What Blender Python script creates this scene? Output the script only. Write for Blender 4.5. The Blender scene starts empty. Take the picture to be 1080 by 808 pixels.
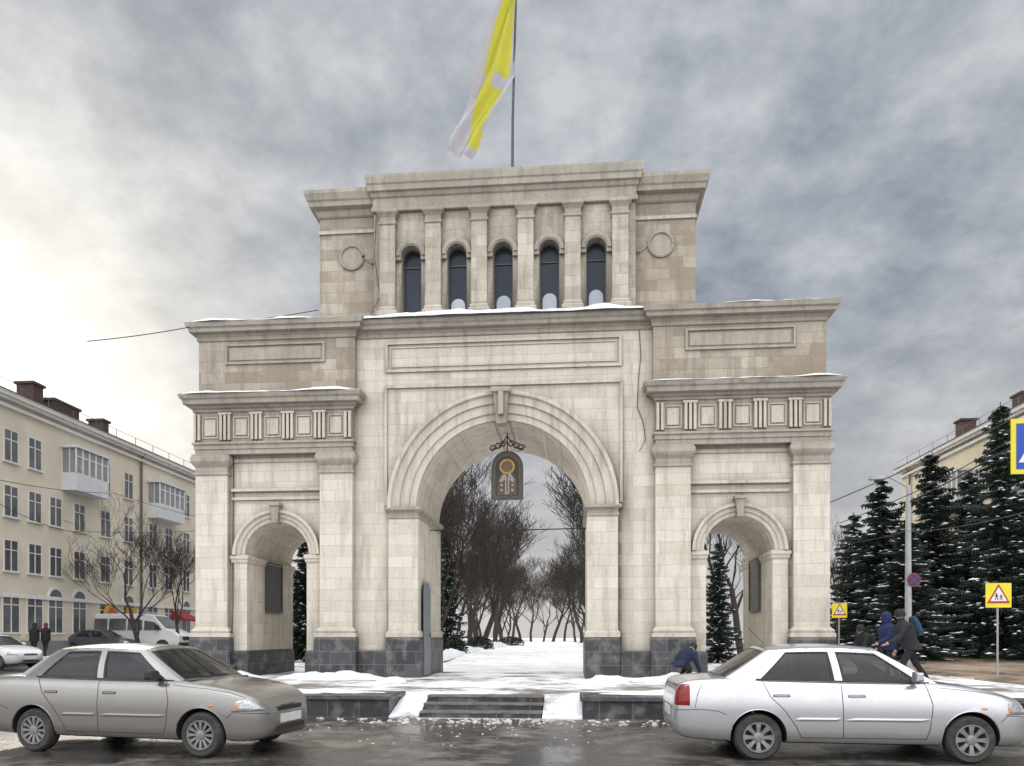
import bpy, bmesh, math, random
from mathutils import Vector, Matrix, noise
random.seed(7)
PI=math.pi; R=math.radians
scene=bpy.context.scene
COL=scene.collection
F=780.0; HZ=672.0; A=R(4.8); CH=1.5
def at(px,py,Y):
    dx=(px-540)/F; X=dx*math.cos(A)-math.sin(A); Yd=dx*math.sin(A)+math.cos(A); t=Y/Yd
    return Vector((X*t,Y,CH+t*(HZ-py)/F))
# ---------------------------------------------------------------- materials
class NT:
    def __init__(s,nt): s.nt=nt
    def n(s,typ,ins=None,**kw):
        nd=s.nt.nodes.new(typ)
        for k,v in kw.items(): setattr(nd,k,v)
        if ins:
            for k,v in ins.items():
                sk=nd.inputs[k]
                if isinstance(v,bpy.types.NodeSocket): s.nt.links.new(v,sk)
                else: sk.default_value=v
        return nd
    def m(s,op,a,b=None,c=None,clamp=False):
        ins={0:a}
        if b is not None: ins[1]=b
        if c is not None: ins[2]=c
        nd=s.n('ShaderNodeMath',ins,operation=op); nd.use_clamp=clamp
        return nd.outputs[0]
    def mix(s,f,a,b,blend='MIX'):
        nd=s.n('ShaderNodeMix',data_type='RGBA',blend_type=blend)
        for k,v in ((0,f),(6,a),(7,b)):
            if isinstance(v,bpy.types.NodeSocket): s.nt.links.new(v,nd.inputs[k])
            else: nd.inputs[k].default_value=v if not isinstance(v,tuple) or len(v)==4 else (*v,1)
        return nd.outputs[2]
    def ramp(s,f,stops):
        nd=s.n('ShaderNodeValToRGB',{0:f}); cr=nd.color_ramp
        while len(cr.elements)<len(stops): cr.elements.new(.5)
        for e,(p,c) in zip(cr.elements,stops):
            e.position=p; e.color=(*c,1) if isinstance(c,tuple) else (c,c,c,1)
        return nd.outputs[0]
def newmat(name):
    m=bpy.data.materials.new(name); m.use_nodes=True; nt=m.node_tree
    for n in list(nt.nodes): nt.nodes.remove(n)
    g=NT(nt); b=g.n('ShaderNodeBsdfPrincipled'); o=g.n('ShaderNodeOutputMaterial',{0:b.outputs[0]})
    return m,g,b
def c4(c): return (*c,1)
def mk(name,c1,c2=None,scale=3.0,rough=.7,bump=0.0,metal=0.0,detail=6,spec=.5,coat=0,bscale=None):
    m,g,b=newmat(name)
    if c2 is None: c2=tuple(x*.75 for x in c1)
    tc=g.n('ShaderNodeTexCoord')
    nz=g.n('ShaderNodeTexNoise',{'Vector':tc.outputs['Object'],'Scale':scale,'Detail':detail,'Roughness':.6})
    f=g.ramp(nz.outputs[0],[(.3,0.0),(.7,1.0)])
    col=g.mix(f,c4(c1),c4(c2)); g.nt.links.new(col,b.inputs['Base Color'])
    b.inputs['Roughness'].default_value=rough; b.inputs['Metallic'].default_value=metal
    b.inputs['Specular IOR Level'].default_value=spec; b.inputs['Coat Weight'].default_value=coat
    b.inputs['Coat Roughness'].default_value=.08
    if bump:
        n2=g.n('ShaderNodeTexNoise',{'Vector':tc.outputs['Object'],'Scale':bscale or scale*4,'Detail':5})
        bp=g.n('ShaderNodeBump',{'Height':n2.outputs[0],'Strength':bump,'Distance':.05})
        g.nt.links.new(bp.outputs[0],b.inputs['Normal'])
    return m
def stone(name,brick=True,ca=(.66,.605,.515),cb=(.58,.525,.44),mort=(.42,.375,.31),dirty=.45,patch_=.5,plo=.44,bias=-.15):
    m,g,b=newmat(name)
    tc=g.n('ShaderNodeTexCoord'); ge=g.n('ShaderNodeNewGeometry')
    sp=g.n('ShaderNodeSeparateXYZ',{0:tc.outputs['Object']}); sn=g.n('ShaderNodeSeparateXYZ',{0:ge.outputs['Normal']})
    isx=g.m('GREATER_THAN',g.m('ABSOLUTE',sn.outputs[0]),.7)
    u=g.m('ADD',g.m('MULTIPLY',sp.outputs[1],isx),g.m('MULTIPLY',sp.outputs[0],g.m('SUBTRACT',1.0,isx)))
    vec=g.n('ShaderNodeCombineXYZ',{0:u,1:sp.outputs[2]}).outputs[0]
    big=g.n('ShaderNodeTexNoise',{'Vector':tc.outputs['Object'],'Scale':.55,'Detail':7,'Roughness':.65})
    fine=g.n('ShaderNodeTexNoise',{'Vector':tc.outputs['Object'],'Scale':14,'Detail':6,'Roughness':.7})
    mp=g.n('ShaderNodeMapping',{0:tc.outputs['Object'],3:(2.6,2.6,.3)})
    st=g.n('ShaderNodeTexNoise',{'Vector':mp.outputs[0],'Scale':1.6,'Detail':6,'Roughness':.65})
    if brick:
        br=g.n('ShaderNodeTexBrick',{'Vector':vec,'Color1':c4(ca),'Color2':c4(cb),'Mortar':c4(mort),'Scale':1.0,'Mortar Size':.005,'Mortar Smooth':.3,'Bias':-.1,'Brick Width':.72,'Row Height':.31})
        col=br.outputs[0]
        br2=g.n('ShaderNodeTexBrick',{'Vector':vec,'Color1':(1,1,1,1),'Color2':(.0,.0,.0,1),'Mortar':(1,1,1,1),'Scale':1.0,'Mortar Size':0,'Bias':bias,'Brick Width':.72,'Row Height':.31})
        mk_=g.m('MULTIPLY',g.m('SUBTRACT',1.0,br2.outputs[0]),g.ramp(big.outputs[0],[(plo,0.0),(plo+.14,1.0)]))
        col=g.mix(g.m('MULTIPLY',mk_,patch_),col,(.29,.235,.175,1))
    else:
        col=g.mix(g.ramp(big.outputs[0],[(.3,0.0),(.7,1.0)]),c4(ca),c4(cb))
    col=g.mix(g.m('MULTIPLY',g.ramp(st.outputs[0],[(.48,0.0),(.68,1.0)]),dirty),col,(.23,.20,.16,1))
    hi=g.m('MULTIPLY',g.ramp(g.m('DIVIDE',sp.outputs[2],15.0),[(.5,0.0),(.9,1.0)]),g.ramp(big.outputs[0],[(.42,0.0),(.58,1.0)]))
    col=g.mix(g.m('MULTIPLY',hi,.45),col,(.30,.27,.225,1))
    lo=g.m('MULTIPLY',g.ramp(g.m('DIVIDE',sp.outputs[2],4.0),[(.25,1.0),(.75,0.0)]),.3)
    col=g.mix(lo,col,(.30,.275,.245,1))
    col=g.mix(.6,col,g.mix(fine.outputs[0],(.12,.12,.12,1),(.9,.9,.9,1)),'SOFT_LIGHT')
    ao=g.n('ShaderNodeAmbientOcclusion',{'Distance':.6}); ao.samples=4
    col=g.mix(g.m('MULTIPLY',g.m('SUBTRACT',1.0,ao.outputs['AO']),.75),col,(.11,.09,.07,1))  # occlusion shade in creases and under ledges, painted into the stone colour
    g.nt.links.new(col,b.inputs['Base Color']); b.inputs['Roughness'].default_value=.85
    h=fine.outputs[0]
    if brick: h=g.m('SUBTRACT',g.m('MULTIPLY',fine.outputs[0],.35),g.m('MULTIPLY',br.outputs['Fac'],.6))
    bp=g.n('ShaderNodeBump',{'Height':h,'Strength':.5,'Distance':.012}); g.nt.links.new(bp.outputs[0],b.inputs['Normal'])
    return m
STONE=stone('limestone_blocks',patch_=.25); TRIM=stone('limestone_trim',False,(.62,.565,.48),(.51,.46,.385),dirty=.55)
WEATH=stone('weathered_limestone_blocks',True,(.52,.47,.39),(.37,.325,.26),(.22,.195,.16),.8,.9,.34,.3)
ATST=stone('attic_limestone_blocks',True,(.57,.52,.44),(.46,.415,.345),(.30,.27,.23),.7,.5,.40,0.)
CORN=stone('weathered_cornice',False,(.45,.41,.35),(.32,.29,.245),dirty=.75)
def granite():
    m,g,b=newmat('dark_granite'); tc=g.n('ShaderNodeTexCoord'); ge=g.n('ShaderNodeNewGeometry')
    sp=g.n('ShaderNodeSeparateXYZ',{0:tc.outputs['Object']}); sn=g.n('ShaderNodeSeparateXYZ',{0:ge.outputs['Normal']})
    isx=g.m('GREATER_THAN',g.m('ABSOLUTE',sn.outputs[0]),.7)
    u=g.m('ADD',g.m('MULTIPLY',sp.outputs[1],isx),g.m('MULTIPLY',sp.outputs[0],g.m('SUBTRACT',1.0,isx)))
    vec=g.n('ShaderNodeCombineXYZ',{0:u,1:sp.outputs[2]}).outputs[0]
    br=g.n('ShaderNodeTexBrick',{'Vector':vec,'Color1':(.025,.026,.03,1),'Color2':(.06,.06,.063,1),'Mortar':(.12,.115,.11,1),'Scale':1.0,'Mortar Size':.008,'Brick Width':.6,'Row Height':.37})
    nz=g.n('ShaderNodeTexNoise',{'Vector':tc.outputs['Object'],'Scale':30,'Detail':4})
    n2=g.n('ShaderNodeTexNoise',{'Vector':tc.outputs['Object'],'Scale':3.2,'Detail':8})
    col=g.mix(g.m('MULTIPLY',g.ramp(n2.outputs[0],[(.5,0.0),(.68,1.0)]),.55),br.outputs[0],(.20,.195,.185,1))
    col=g.mix(.6,col,g.mix(nz.outputs[0],(.1,.1,.1,1),(.9,.9,.9,1)),'SOFT_LIGHT')
    g.nt.links.new(col,b.inputs['Base Color']); b.inputs['Roughness'].default_value=.5
    return m
GRAN=granite()
TREAD=mk('worn_wet_tread',(.20,.185,.17),(.09,.085,.08),4,.4,.4,bscale=20)
def ground_mat(name,snow,dirt,wet,s1,lo,hi,rough=(.15,.8),bump=.5,coarse=None):
    m,g,b=newmat(name); tc=g.n('ShaderNodeTexCoord')
    n1=g.n('ShaderNodeTexNoise',{'Vector':tc.outputs['Object'],'Scale':s1,'Detail':9,'Roughness':.65,'Distortion':.4})
    n2=g.n('ShaderNodeTexNoise',{'Vector':tc.outputs['Object'],'Scale':s1*4.3,'Detail':7,'Roughness':.7})
    n3=g.n('ShaderNodeTexNoise',{'Vector':tc.outputs['Object'],'Scale':26,'Detail':6,'Roughness':.7})
    f=g.m('ADD',g.m('MULTIPLY',n1.outputs[0],.7),g.m('MULTIPLY',n2.outputs[0],.3))
    k=g.ramp(f,[(lo,0.0),(hi,1.0)])
    d=g.mix(g.ramp(n2.outputs[0],[(.35,0.0),(.65,1.0)]),c4(wet),c4(dirt))
    col=g.mix(k,d,c4(snow)); col=g.mix(.4,col,g.mix(n3.outputs[0],(.1,.1,.1,1),(.9,.9,.9,1)),'SOFT_LIGHT')
    g.nt.links.new(col,b.inputs['Base Color'])
    rr=g.ramp(f,[(lo-.1,rough[0]),(hi,rough[1])]); g.nt.links.new(rr,b.inputs['Roughness'])
    hh=g.m('ADD',g.m('MULTIPLY',k,.6),g.m('MULTIPLY',n3.outputs[0],.4))
    bp=g.n('ShaderNodeBump',{'Height':hh,'Strength':bump,'Distance':.03}); g.nt.links.new(bp.outputs[0],b.inputs['Normal'])
    return m
ASPH=ground_mat('wet_slushy_asphalt',(.19,.17,.15),(.075,.066,.056),(.03,.028,.027),.6,.50,.62,(.05,.6),.5)
PLAZ=ground_mat('trodden_snow_paving',(.80,.80,.82),(.27,.23,.19),(.14,.12,.10),.55,.42,.53,(.25,.7),.6)
PATH=ground_mat('trodden_snow_path',(.86,.86,.86),(.66,.62,.57),(.48,.43,.38),.8,.34,.52,(.6,.8),.6)
SNOWG=ground_mat('patchy_snow_ground',(.80,.81,.84),(.35,.32,.28),(.14,.13,.11),.35,.38,.50,(.6,.8),.5)
SAND=ground_mat('sandy_slush_road',(.36,.27,.19),(.24,.18,.13),(.12,.10,.085),.4,.45,.6,(.15,.6),.4)
SNOW=mk('snow',(.86,.87,.90),(.70,.71,.74),6,.7,.5,bscale=18)
DSNOW=mk('dirty_snow',(.62,.61,.60),(.30,.27,.24),3,.7,.6,bscale=14)
def glass(name,tint,alpha=.35,rough=.03):
    m,g,b=newmat(name)
    b.inputs['Base Color'].default_value=c4(tint); b.inputs['Roughness'].default_value=rough; b.inputs['Specular IOR Level'].default_value=.6
    b.inputs['Alpha'].default_value=alpha
    return m
CARGLASS=glass('car_glass',(.010,.012,.014),.72)
WGLASS=mk('window_glass',(.05,.053,.06),(.14,.145,.15),.7,.08,spec=.7)
BGLASS=mk('pale_balcony_glass',(.16,.17,.18),(.28,.29,.30),1.4,.08,spec=.7)
BLACK=mk('black_rubber',(.02,.02,.02),(.035,.033,.03),8,.7)
def paint(name,c,metal=.8,dirt=(.12,.105,.09),top=.66):
    m,g,b=newmat(name); tc=g.n('ShaderNodeTexCoord'); sp=g.n('ShaderNodeSeparateXYZ',{0:tc.outputs['Object']})
    nz=g.n('ShaderNodeTexNoise',{'Vector':tc.outputs['Object'],'Scale':4,'Detail':9,'Roughness':.75})
    z=g.m('ADD',sp.outputs[2],g.m('MULTIPLY',g.m('SUBTRACT',nz.outputs[0],.5),.4))
    f=g.m('ADD',g.m('MULTIPLY',g.ramp(z,[(.20,1.0),(top,0.0)]),.8),g.m('MULTIPLY',g.ramp(nz.outputs[0],[(.4,0.0),(.8,1.0)]),.15))
    col=g.mix(f,c4(c),c4(dirt)); g.nt.links.new(col,b.inputs['Base Color'])
    g.nt.links.new(g.m('MULTIPLY',metal,g.m('SUBTRACT',1.0,f)),b.inputs['Metallic'])
    g.nt.links.new(g.m('ADD',.22,g.m('MULTIPLY',f,.4)),b.inputs['Roughness'])
    b.inputs['Coat Weight'].default_value=.6; b.inputs['Coat Roughness'].default_value=.05
    return m
# ---------------------------------------------------------------- mesh builder
class MB:
    def __init__(s): s.v=[];s.f=[];s.m=[]
    def add(s,vs,fs,mi=0):
        o=len(s.v); s.v+=[tuple(p) for p in vs]; s.f+=[tuple(i+o for i in f) for f in fs]; s.m+=[mi]*len(fs)
    def box(s,x0,x1,y0,y1,z0,z1,mi=0):
        s.add([(x0,y0,z0),(x1,y0,z0),(x1,y1,z0),(x0,y1,z0),(x0,y0,z1),(x1,y0,z1),(x1,y1,z1),(x0,y1,z1)],
              [(0,3,2,1),(4,5,6,7),(0,1,5,4),(1,2,6,5),(2,3,7,6),(3,0,4,7)],mi); return s
    def loft(s,rings,cap=True,mi=0,closed=True):
        n=len(rings[0]); vs=[p for r in rings for p in r]; fs=[]
        for i in range(len(rings)-1):
            for j in range(n if closed else n-1):
                k=(j+1)%n; fs.append((i*n+j,i*n+k,(i+1)*n+k,(i+1)*n+j))
        if cap: fs.append(tuple(range(n))[::-1]); fs.append(tuple((len(rings)-1)*n+j for j in range(n)))
        s.add(vs,fs,mi); return s
    def rloft(s,u0,u1,v0,v1,prof,mi=0):
        prof=[(p if abs(p)>.001 else .004,z) for p,z in prof]
        return s.loft([[(u0-p,v0-p,z),(u1+p,v0-p,z),(u1+p,v1+p,z),(u0-p,v1+p,z)] for p,z in prof],True,mi)
    def tube(s,pts,rad,n=6,mi=0,cap=True):
        pts=[Vector(p) for p in pts]; rings=[]
        if not isinstance(rad,(list,tuple)): rad=[rad]*len(pts)
        for i,p in enumerate(pts):
            d=(pts[min(i+1,len(pts)-1)]-pts[max(i-1,0)]).normalized()
            a=d.cross(Vector((0,0,1)) if abs(d.z)<.9 else Vector((1,0,0))).normalized(); b=d.cross(a)
            rings.append([p+(a*math.cos(2*PI*k/n)+b*math.sin(2*PI*k/n))*rad[i] for k in range(n)])
        return s.loft(rings,cap,mi)
    def lathe(s,prof,n=24,axis='z',c=(0,0,0),mi=0,cap=True):
        rings=[]
        for r,h in prof:
            rg=[]
            for k in range(n):
                a=2*PI*k/n; x,y=r*math.cos(a),r*math.sin(a)
                rg.append((c[0]+x,c[1]+y,c[2]+h) if axis=='z' else ((c[0]+x,c[1]+h,c[2]+y) if axis=='y' else (c[0]+h,c[1]+x,c[2]+y)))
            rings.append(rg)
        return s.loft(rings,cap,mi)
    def prism(s,poly,y0,y1,mi=0):   # poly in x,z
        return s.loft([[(x,y0,z) for x,z in poly],[(x,y1,z) for x,z in poly]],True,mi)
    def archblock(s,u0,u1,z0,z1,y0,y1,cu,r,zs,n=28,mi=0):
        arc=[(cu-r,z0)]+[(cu-r*math.cos(PI*k/n),zs+r*math.sin(PI*k/n)) for k in range(n+1)]+[(cu+r,z0)]
        s.add([(u0,y0,z0),(cu-r,y0,z0),(cu-r,y0,z1),(u0,y0,z1)],[(0,1,2,3)],mi); s.add([(cu+r,y0,z0),(u1,y0,z0),(u1,y0,z1),(cu+r,y0,z1)],[(0,1,2,3)],mi)
        s.add([(u0,y1,z0),(cu-r,y1,z0),(cu-r,y1,z1),(u0,y1,z1)],[(3,2,1,0)],mi); s.add([(cu+r,y1,z0),(u1,y1,z0),(u1,y1,z1),(cu+r,y1,z1)],[(3,2,1,0)],mi)
        for k in range(1,n+1):
            a,b=arc[k],arc[k+1]
            s.add([(a[0],y0,a[1]),(b[0],y0,b[1]),(b[0],y0,z1),(a[0],y0,z1)],[(0,1,2,3)],mi)
            s.add([(a[0],y1,a[1]),(b[0],y1,b[1]),(b[0],y1,z1),(a[0],y1,z1)],[(3,2,1,0)],mi)
        for k in range(len(arc)-1):
            a,b=arc[k],arc[k+1]
            s.add([(a[0],y0,a[1]),(a[0],y1,a[1]),(b[0],y1,b[1]),(b[0],y0,b[1])],[(0,1,2,3)],mi)
        s.add([(u0,y0,z1),(u1,y0,z1),(u1,y1,z1),(u0,y1,z1)],[(0,1,2,3)],mi)
        s.add([(u0,y0,z0),(u0,y1,z0),(u0,y1,z1),(u0,y0,z1)],[(0,1,2,3)],mi); s.add([(u1,y0,z0),(u1,y1,z0),(u1,y1,z1),(u1,y0,z1)],[(3,2,1,0)],mi)
        return s
    def ring(s,cu,zs,prof,n=32,mi=0,a0=0,a1=PI):   # prof: closed list of (radius, y)
        rings=[[(cu+r*math.cos(a0+(a1-a0)*k/n),y,zs+r*math.sin(a0+(a1-a0)*k/n)) for r,y in prof] for k in range(n+1)]
        return s.loft(rings,True,mi)
    def frame(s,u0,u1,z0,z1,y0,y1,w,mi=0):
        s.box(u0,u1,y0,y1,z1-w,z1,mi); s.box(u0,u1,y0,y1,z0,z0+w,mi); s.box(u0,u0+w,y0,y1,z0+w,z1-w,mi); s.box(u1-w,u1,y0,y1,z0+w,z1-w,mi); return s
    def build(s,name,mats,parent=None,shift=(0,0,0),smooth=None,recalc=True):
        me=bpy.data.meshes.new(name); me.from_pydata([(p[0]+shift[0],p[1]+shift[1],p[2]+shift[2]) for p in s.v],[],s.f)
        if not isinstance(mats,(list,tuple)): mats=[mats]
        for m in mats: me.materials.append(m)
        me.polygons.foreach_set('material_index',s.m)
        if recalc:
            bm=bmesh.new(); bm.from_mesh(me); bmesh.ops.remove_doubles(bm,verts=bm.verts,dist=.0002) if smooth else None
            bmesh.ops.recalc_face_normals(bm,faces=bm.faces); bm.to_mesh(me); bm.free()
        if smooth:
            me.polygons.foreach_set('use_smooth',[True]*len(me.polygons)); me.set_sharp_from_angle(angle=R(smooth))
        me.update(); o=bpy.data.objects.new(name,me); COL.objects.link(o)
        if parent: o.parent=parent
        return o
def tag(o,label=None,cat=None,group=None,kind=None):
    if label:o['label']=label
    if cat:o['category']=cat
    if group:o['group']=group
    if kind:o['kind']=kind
    return o
def thing(name,label,cat,loc=(0,0,0),rz=0,group=None):
    o=bpy.data.objects.new(name,None); COL.objects.link(o); o.location=loc; o.rotation_euler=(0,0,rz); o.empty_display_size=.2
    return tag(o,label,cat,group)
def dup(o,parent=None):
    c=o.copy(); COL.objects.link(c)
    if parent: c.parent=parent
    for ch in [x for x in bpy.data.objects if x.parent==o]: dup(ch,c)
    return c
def place(o,loc,rz=0,sc=1,label=None,group=None,cat=None):
    o.location=loc; o.rotation_euler=(0,0,rz); o.scale=(sc,sc,sc) if not isinstance(sc,tuple) else sc
    return tag(o,label,cat,group)
def sm(a,b,x):
    t=max(0,min(1,(x-a)/(b-a))); return t*t*(3-2*t)
def terr(y): return .6*sm(20,46,y)
def pz(y): return max(.36,terr(y)+.03)
# ---------------------------------------------------------------- ground
def sheet(name,x0,x1,ys,fz,mat,nx=2,sk=0):
    mb=MB(); vs=[];fs=[]
    for y in ys:
        for i in range(nx+1): vs.append((x0+(x1-x0)*i/nx+sk*(y-ys[0]),y,fz(y)))
    for j in range(len(ys)-1):
        for i in range(nx):
            a=j*(nx+1)+i; fs.append((a,a+1,a+nx+2,a+nx+1))
    mb.add(vs,fs); return tag(mb.build(name,mat,recalc=False),kind='structure')
YS=[13.5,16,18,20,22,24,26,28,30,32,34,36,38,40,42,44,46,60,90,140,260,600]
sheet('ground',-500,500,[-60,0]+YS,lambda y:terr(y)-.004,SNOWG,8)
sheet('road',-120,120,[-30,0,13.45],lambda y:.004,ASPH,8)
sheet('side_road_left',-24.5,-13.6,[13.46]+YS[1:-1],lambda y:terr(y)+.004,ASPH,4)
sheet('side_road_right',12.2,21,[13.46]+YS[1:-1],lambda y:terr(y)+.004,SAND,4)
mb=MB(); ys=[14.6]+YS[1:-1]
mb.loft([[(-12.6,y,-.1),(10.6,y,-.1),(10.6,y,pz(y)),(-12.6,y,pz(y))] for y in ys],True)
tag(mb.build('plaza',PLAZ),kind='structure')
sheet('path',-5.6,1.6,[23.95]+[y for y in YS[6:-2]],lambda y:pz(y)+.005,PATH,4,-.02)
mb=MB()
for x0,x1 in ((-24.75,-24.5),(21.0,21.25)):
    mb.loft([[(x0,y,terr(y)-.1),(x1,y,terr(y)-.1),(x1,y,terr(y)+.14),(x0,y,terr(y)+.14)] for y in YS[:-1]],True)
tag(mb.build('kerb',GRAN),kind='structure')
def gwall(x0,x1,label):
    t=thing('granite_wall',label,'low wall',(x0,13.5,0))
    w=MB().box(0,x1-x0,0,1.12,0,.33); w.build('wall',GRAN,t)
    MB().rloft(0,x1-x0,0,1.12,[(0.02,.33),(.05,.335),(.05,.40),(.04,.415)]).build('coping',GRAN,t)
    return t
gwall(-11.5,-3.43,'dark granite low wall with snow on top, left of the steps')
gwall(.16,10.5,'dark granite low wall with snow on top, right of the steps')
t=thing('granite_steps','three worn dark granite steps in front of the central arch','steps',(-1.73,13.5,0))
for i in range(3):
    st_=MB().rloft(-1.12,1.12,.10+.36*i,1.12,[(.005,.12*i),(.005,.12*i+.085)]).build('step',GRAN,t)
    MB().rloft(-1.12,1.12,.10+.36*i,1.12,[(.02,.087+.12*i),(.022,.09+.12*i),(.02,.12*i+.12)]).build('tread',TREAD,st_)
for x0,x1,l in ((-3.42,-2.88,'snowy stone ramp left of the granite steps'),(-.58,.15,'snowy stone ramp right of the granite steps')):
    mb=MB(); mb.loft([[(x0,13.45,0),(x1,13.45,0),(x1,13.45,.03),(x0,13.45,.03)],[(x0,14.7,0),(x1,14.7,0),(x1,14.7,.368),(x0,14.7,.368)]]); tag(mb.build('stone_ramp',PLAZ),l,'ramp')
def bank(pts,w,h,name,seed,mat=SNOW,n=None,parent=None,lo=.05):
    pts=[Vector(p) for p in pts]; L=sum((pts[i+1]-pts[i]).length for i in range(len(pts)-1)); n=n or max(6,int(L/.12)); mb=MB(); rings=[]
    for i in range(n+1):
        s=L*i/n; k=0
        while k<len(pts)-2 and s>(pts[k+1]-pts[k]).length: s-=(pts[k+1]-pts[k]).length;k+=1
        d=(pts[k+1]-pts[k]).normalized(); p=pts[k]+d*s; nn=Vector((-d.y,d.x,0))
        e=min(1,6*i/n,6*(n-i)/n)**.5; q=noise.noise(Vector((p.x*.9+seed,p.y*.9,seed)))*.9+.55; q=max(lo,q)
        ww=w*(.5+.6*q)*(.3+.7*e); hh=h*q*e+.005
        rg=[]
        for j in range(9):
            a=PI*j/8; x=math.cos(a)*ww; z=math.sin(a)**.8*hh*(1+.5*noise.noise(Vector((p.x*3,p.y*3+j,seed))))
            x+=.25*w*noise.noise(Vector((p.x*2.3,j*.7,seed+4)))
            rg.append(p+nn*x+Vector((0,0,z-.01)))
        rings.append(rg)
    mb.loft(rings,False,closed=False); o=mb.build(name,mat,parent,smooth=60)
    return o
tag(bank([(-11.3,14.25,.41),(-3.6,14.25,.41)],.42,.10,'snow_bank',1),kind='stuff',label='snow lying along the top of the left granite wall',cat='snow')
tag(bank([(.35,14.3,.41),(10.3,14.3,.41)],.42,.12,'snow_bank',2),kind='stuff',label='snow lying along the top of the right granite wall',cat='snow')
tag(bank([(-10.9,19.9,.36),(-5.0,19.7,.36),(-4.4,18.2,.36)],.5,.22,'snow_bank',3),kind='stuff',label='snow heaped at the foot of the left wing of the arch',cat='snow')
tag(bank([(.4,17.7,.36),(1.3,19.4,.36),(7.3,19.4,.36)],.5,.24,'snow_bank',5),kind='stuff',label='snow heaped at the foot of the right wing of the arch',cat='snow')
tag(bank([(-6.2,26,.36),(-6.5,40,.5),(-7.4,90,.6)],.6,.45,'snow_bank',6,n=260),kind='stuff',label='snow ridge along the left edge of the park path',cat='snow')
tag(bank([(2.0,26,.36),(1.7,40,.5),(.8,90,.6)],.5,.4,'snow_bank',8,n=260),kind='stuff',label='snow ridge along the right edge of the park path',cat='snow')
tag(bank([(11.2,15,0),(11.4,30,.1),(11.4,70,.6)],.6,.35,'snow_bank',9,DSNOW,n=260),kind='stuff',label='dirty snow bank beside the sandy side road',cat='snow')
tag(bank([(-25.6,16,0.1),(-25.8,34,.3),(-25.8,70,.7)],.6,.3,'snow_bank',10,DSNOW,n=200),kind='stuff',label='dirty snow bank in front of the left apartment building',cat='snow')
mb=MB()
for i in range(420):
    x=random.uniform(-9,8) if random.random()<.5 else random.gauss(-1.5,1.6); y=13.4-abs(random.gauss(0,.8)) if random.random()<.75 else random.uniform(10.0,13.3)
    r=random.uniform(.012,.05)*(1.3 if y>12.6 else .6); z=.0
    rg=[[(x+r*math.sin(b)*math.cos(a)*random.uniform(.6,1.3),y+r*math.sin(b)*math.sin(a)*random.uniform(.6,1.3),z+r*.6*math.cos(b)) for a in [2*PI*k/6 for k in range(6)]] for b in (.2,.8,1.5)]
    mb.loft(rg)
tag(mb.build('slush_lumps',DSNOW),'scattered lumps of slush and snow along the road edge','slush',kind='stuff')
# ---------------------------------------------------------------- triumphal arch
GX,GY,GZ=-2.0,20.5,.36
G=thing('triumphal_arch','pale limestone triumphal arch with three passages, dark granite plinths and a windowed attic','triumphal arch',(GX,GY,GZ))
SH=(0,0,-GZ)
def gp(mb,name,mat,smooth=None,parent=G): return mb.build(name,mat,parent,shift=SH,smooth=smooth)
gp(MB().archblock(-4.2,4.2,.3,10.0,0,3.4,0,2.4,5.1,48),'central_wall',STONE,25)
ARV=[(2.42,.02),(2.42,-.05),(2.60,-.05),(2.62,-.09),(2.86,-.09),(2.88,-.14),(3.08,-.14),(3.12,-.20),(3.22,-.20),(3.24,.02)]
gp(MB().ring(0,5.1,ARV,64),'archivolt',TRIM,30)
gp(MB().loft([[(-.13,-.28,7.38),(.13,-.28,7.38),(.13,.1,7.38),(-.13,.1,7.38)],[(-.21,-.32,8.2),(.21,-.32,8.2),(.21,.1,8.2),(-.21,.1,8.2)],[(-.26,-.38,8.24),(.26,-.38,8.24),(.26,.1,8.24),(-.26,.1,8.24)],[(-.26,-.38,8.36),(.26,-.38,8.36),(.26,.1,8.36),(-.26,.1,8.36)]]).box(-.07,.07,-.42,-.3,7.6,8.22),'keystone',CORN)
def fr(u0,u1,z0,z1,y,w=.07,d=.05): return MB().frame(u0,u1,z0,z1,y-d,y+.01,w)
m=fr(-3.3,3.3,8.95,9.8,0); m.frame(-3.16,3.16,9.09,9.66,-.025,.01,.03); gp(m,'upper_panel',TRIM)
m=MB(); m.box(-3.3,3.3,-.06,.01,8.5,8.58); m.box(-3.33,-3.25,-.05,.01,5.2,8.5); m.box(3.25,3.33,-.05,.01,5.2,8.5); gp(m,'arch_panel_frame',TRIM)
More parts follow.
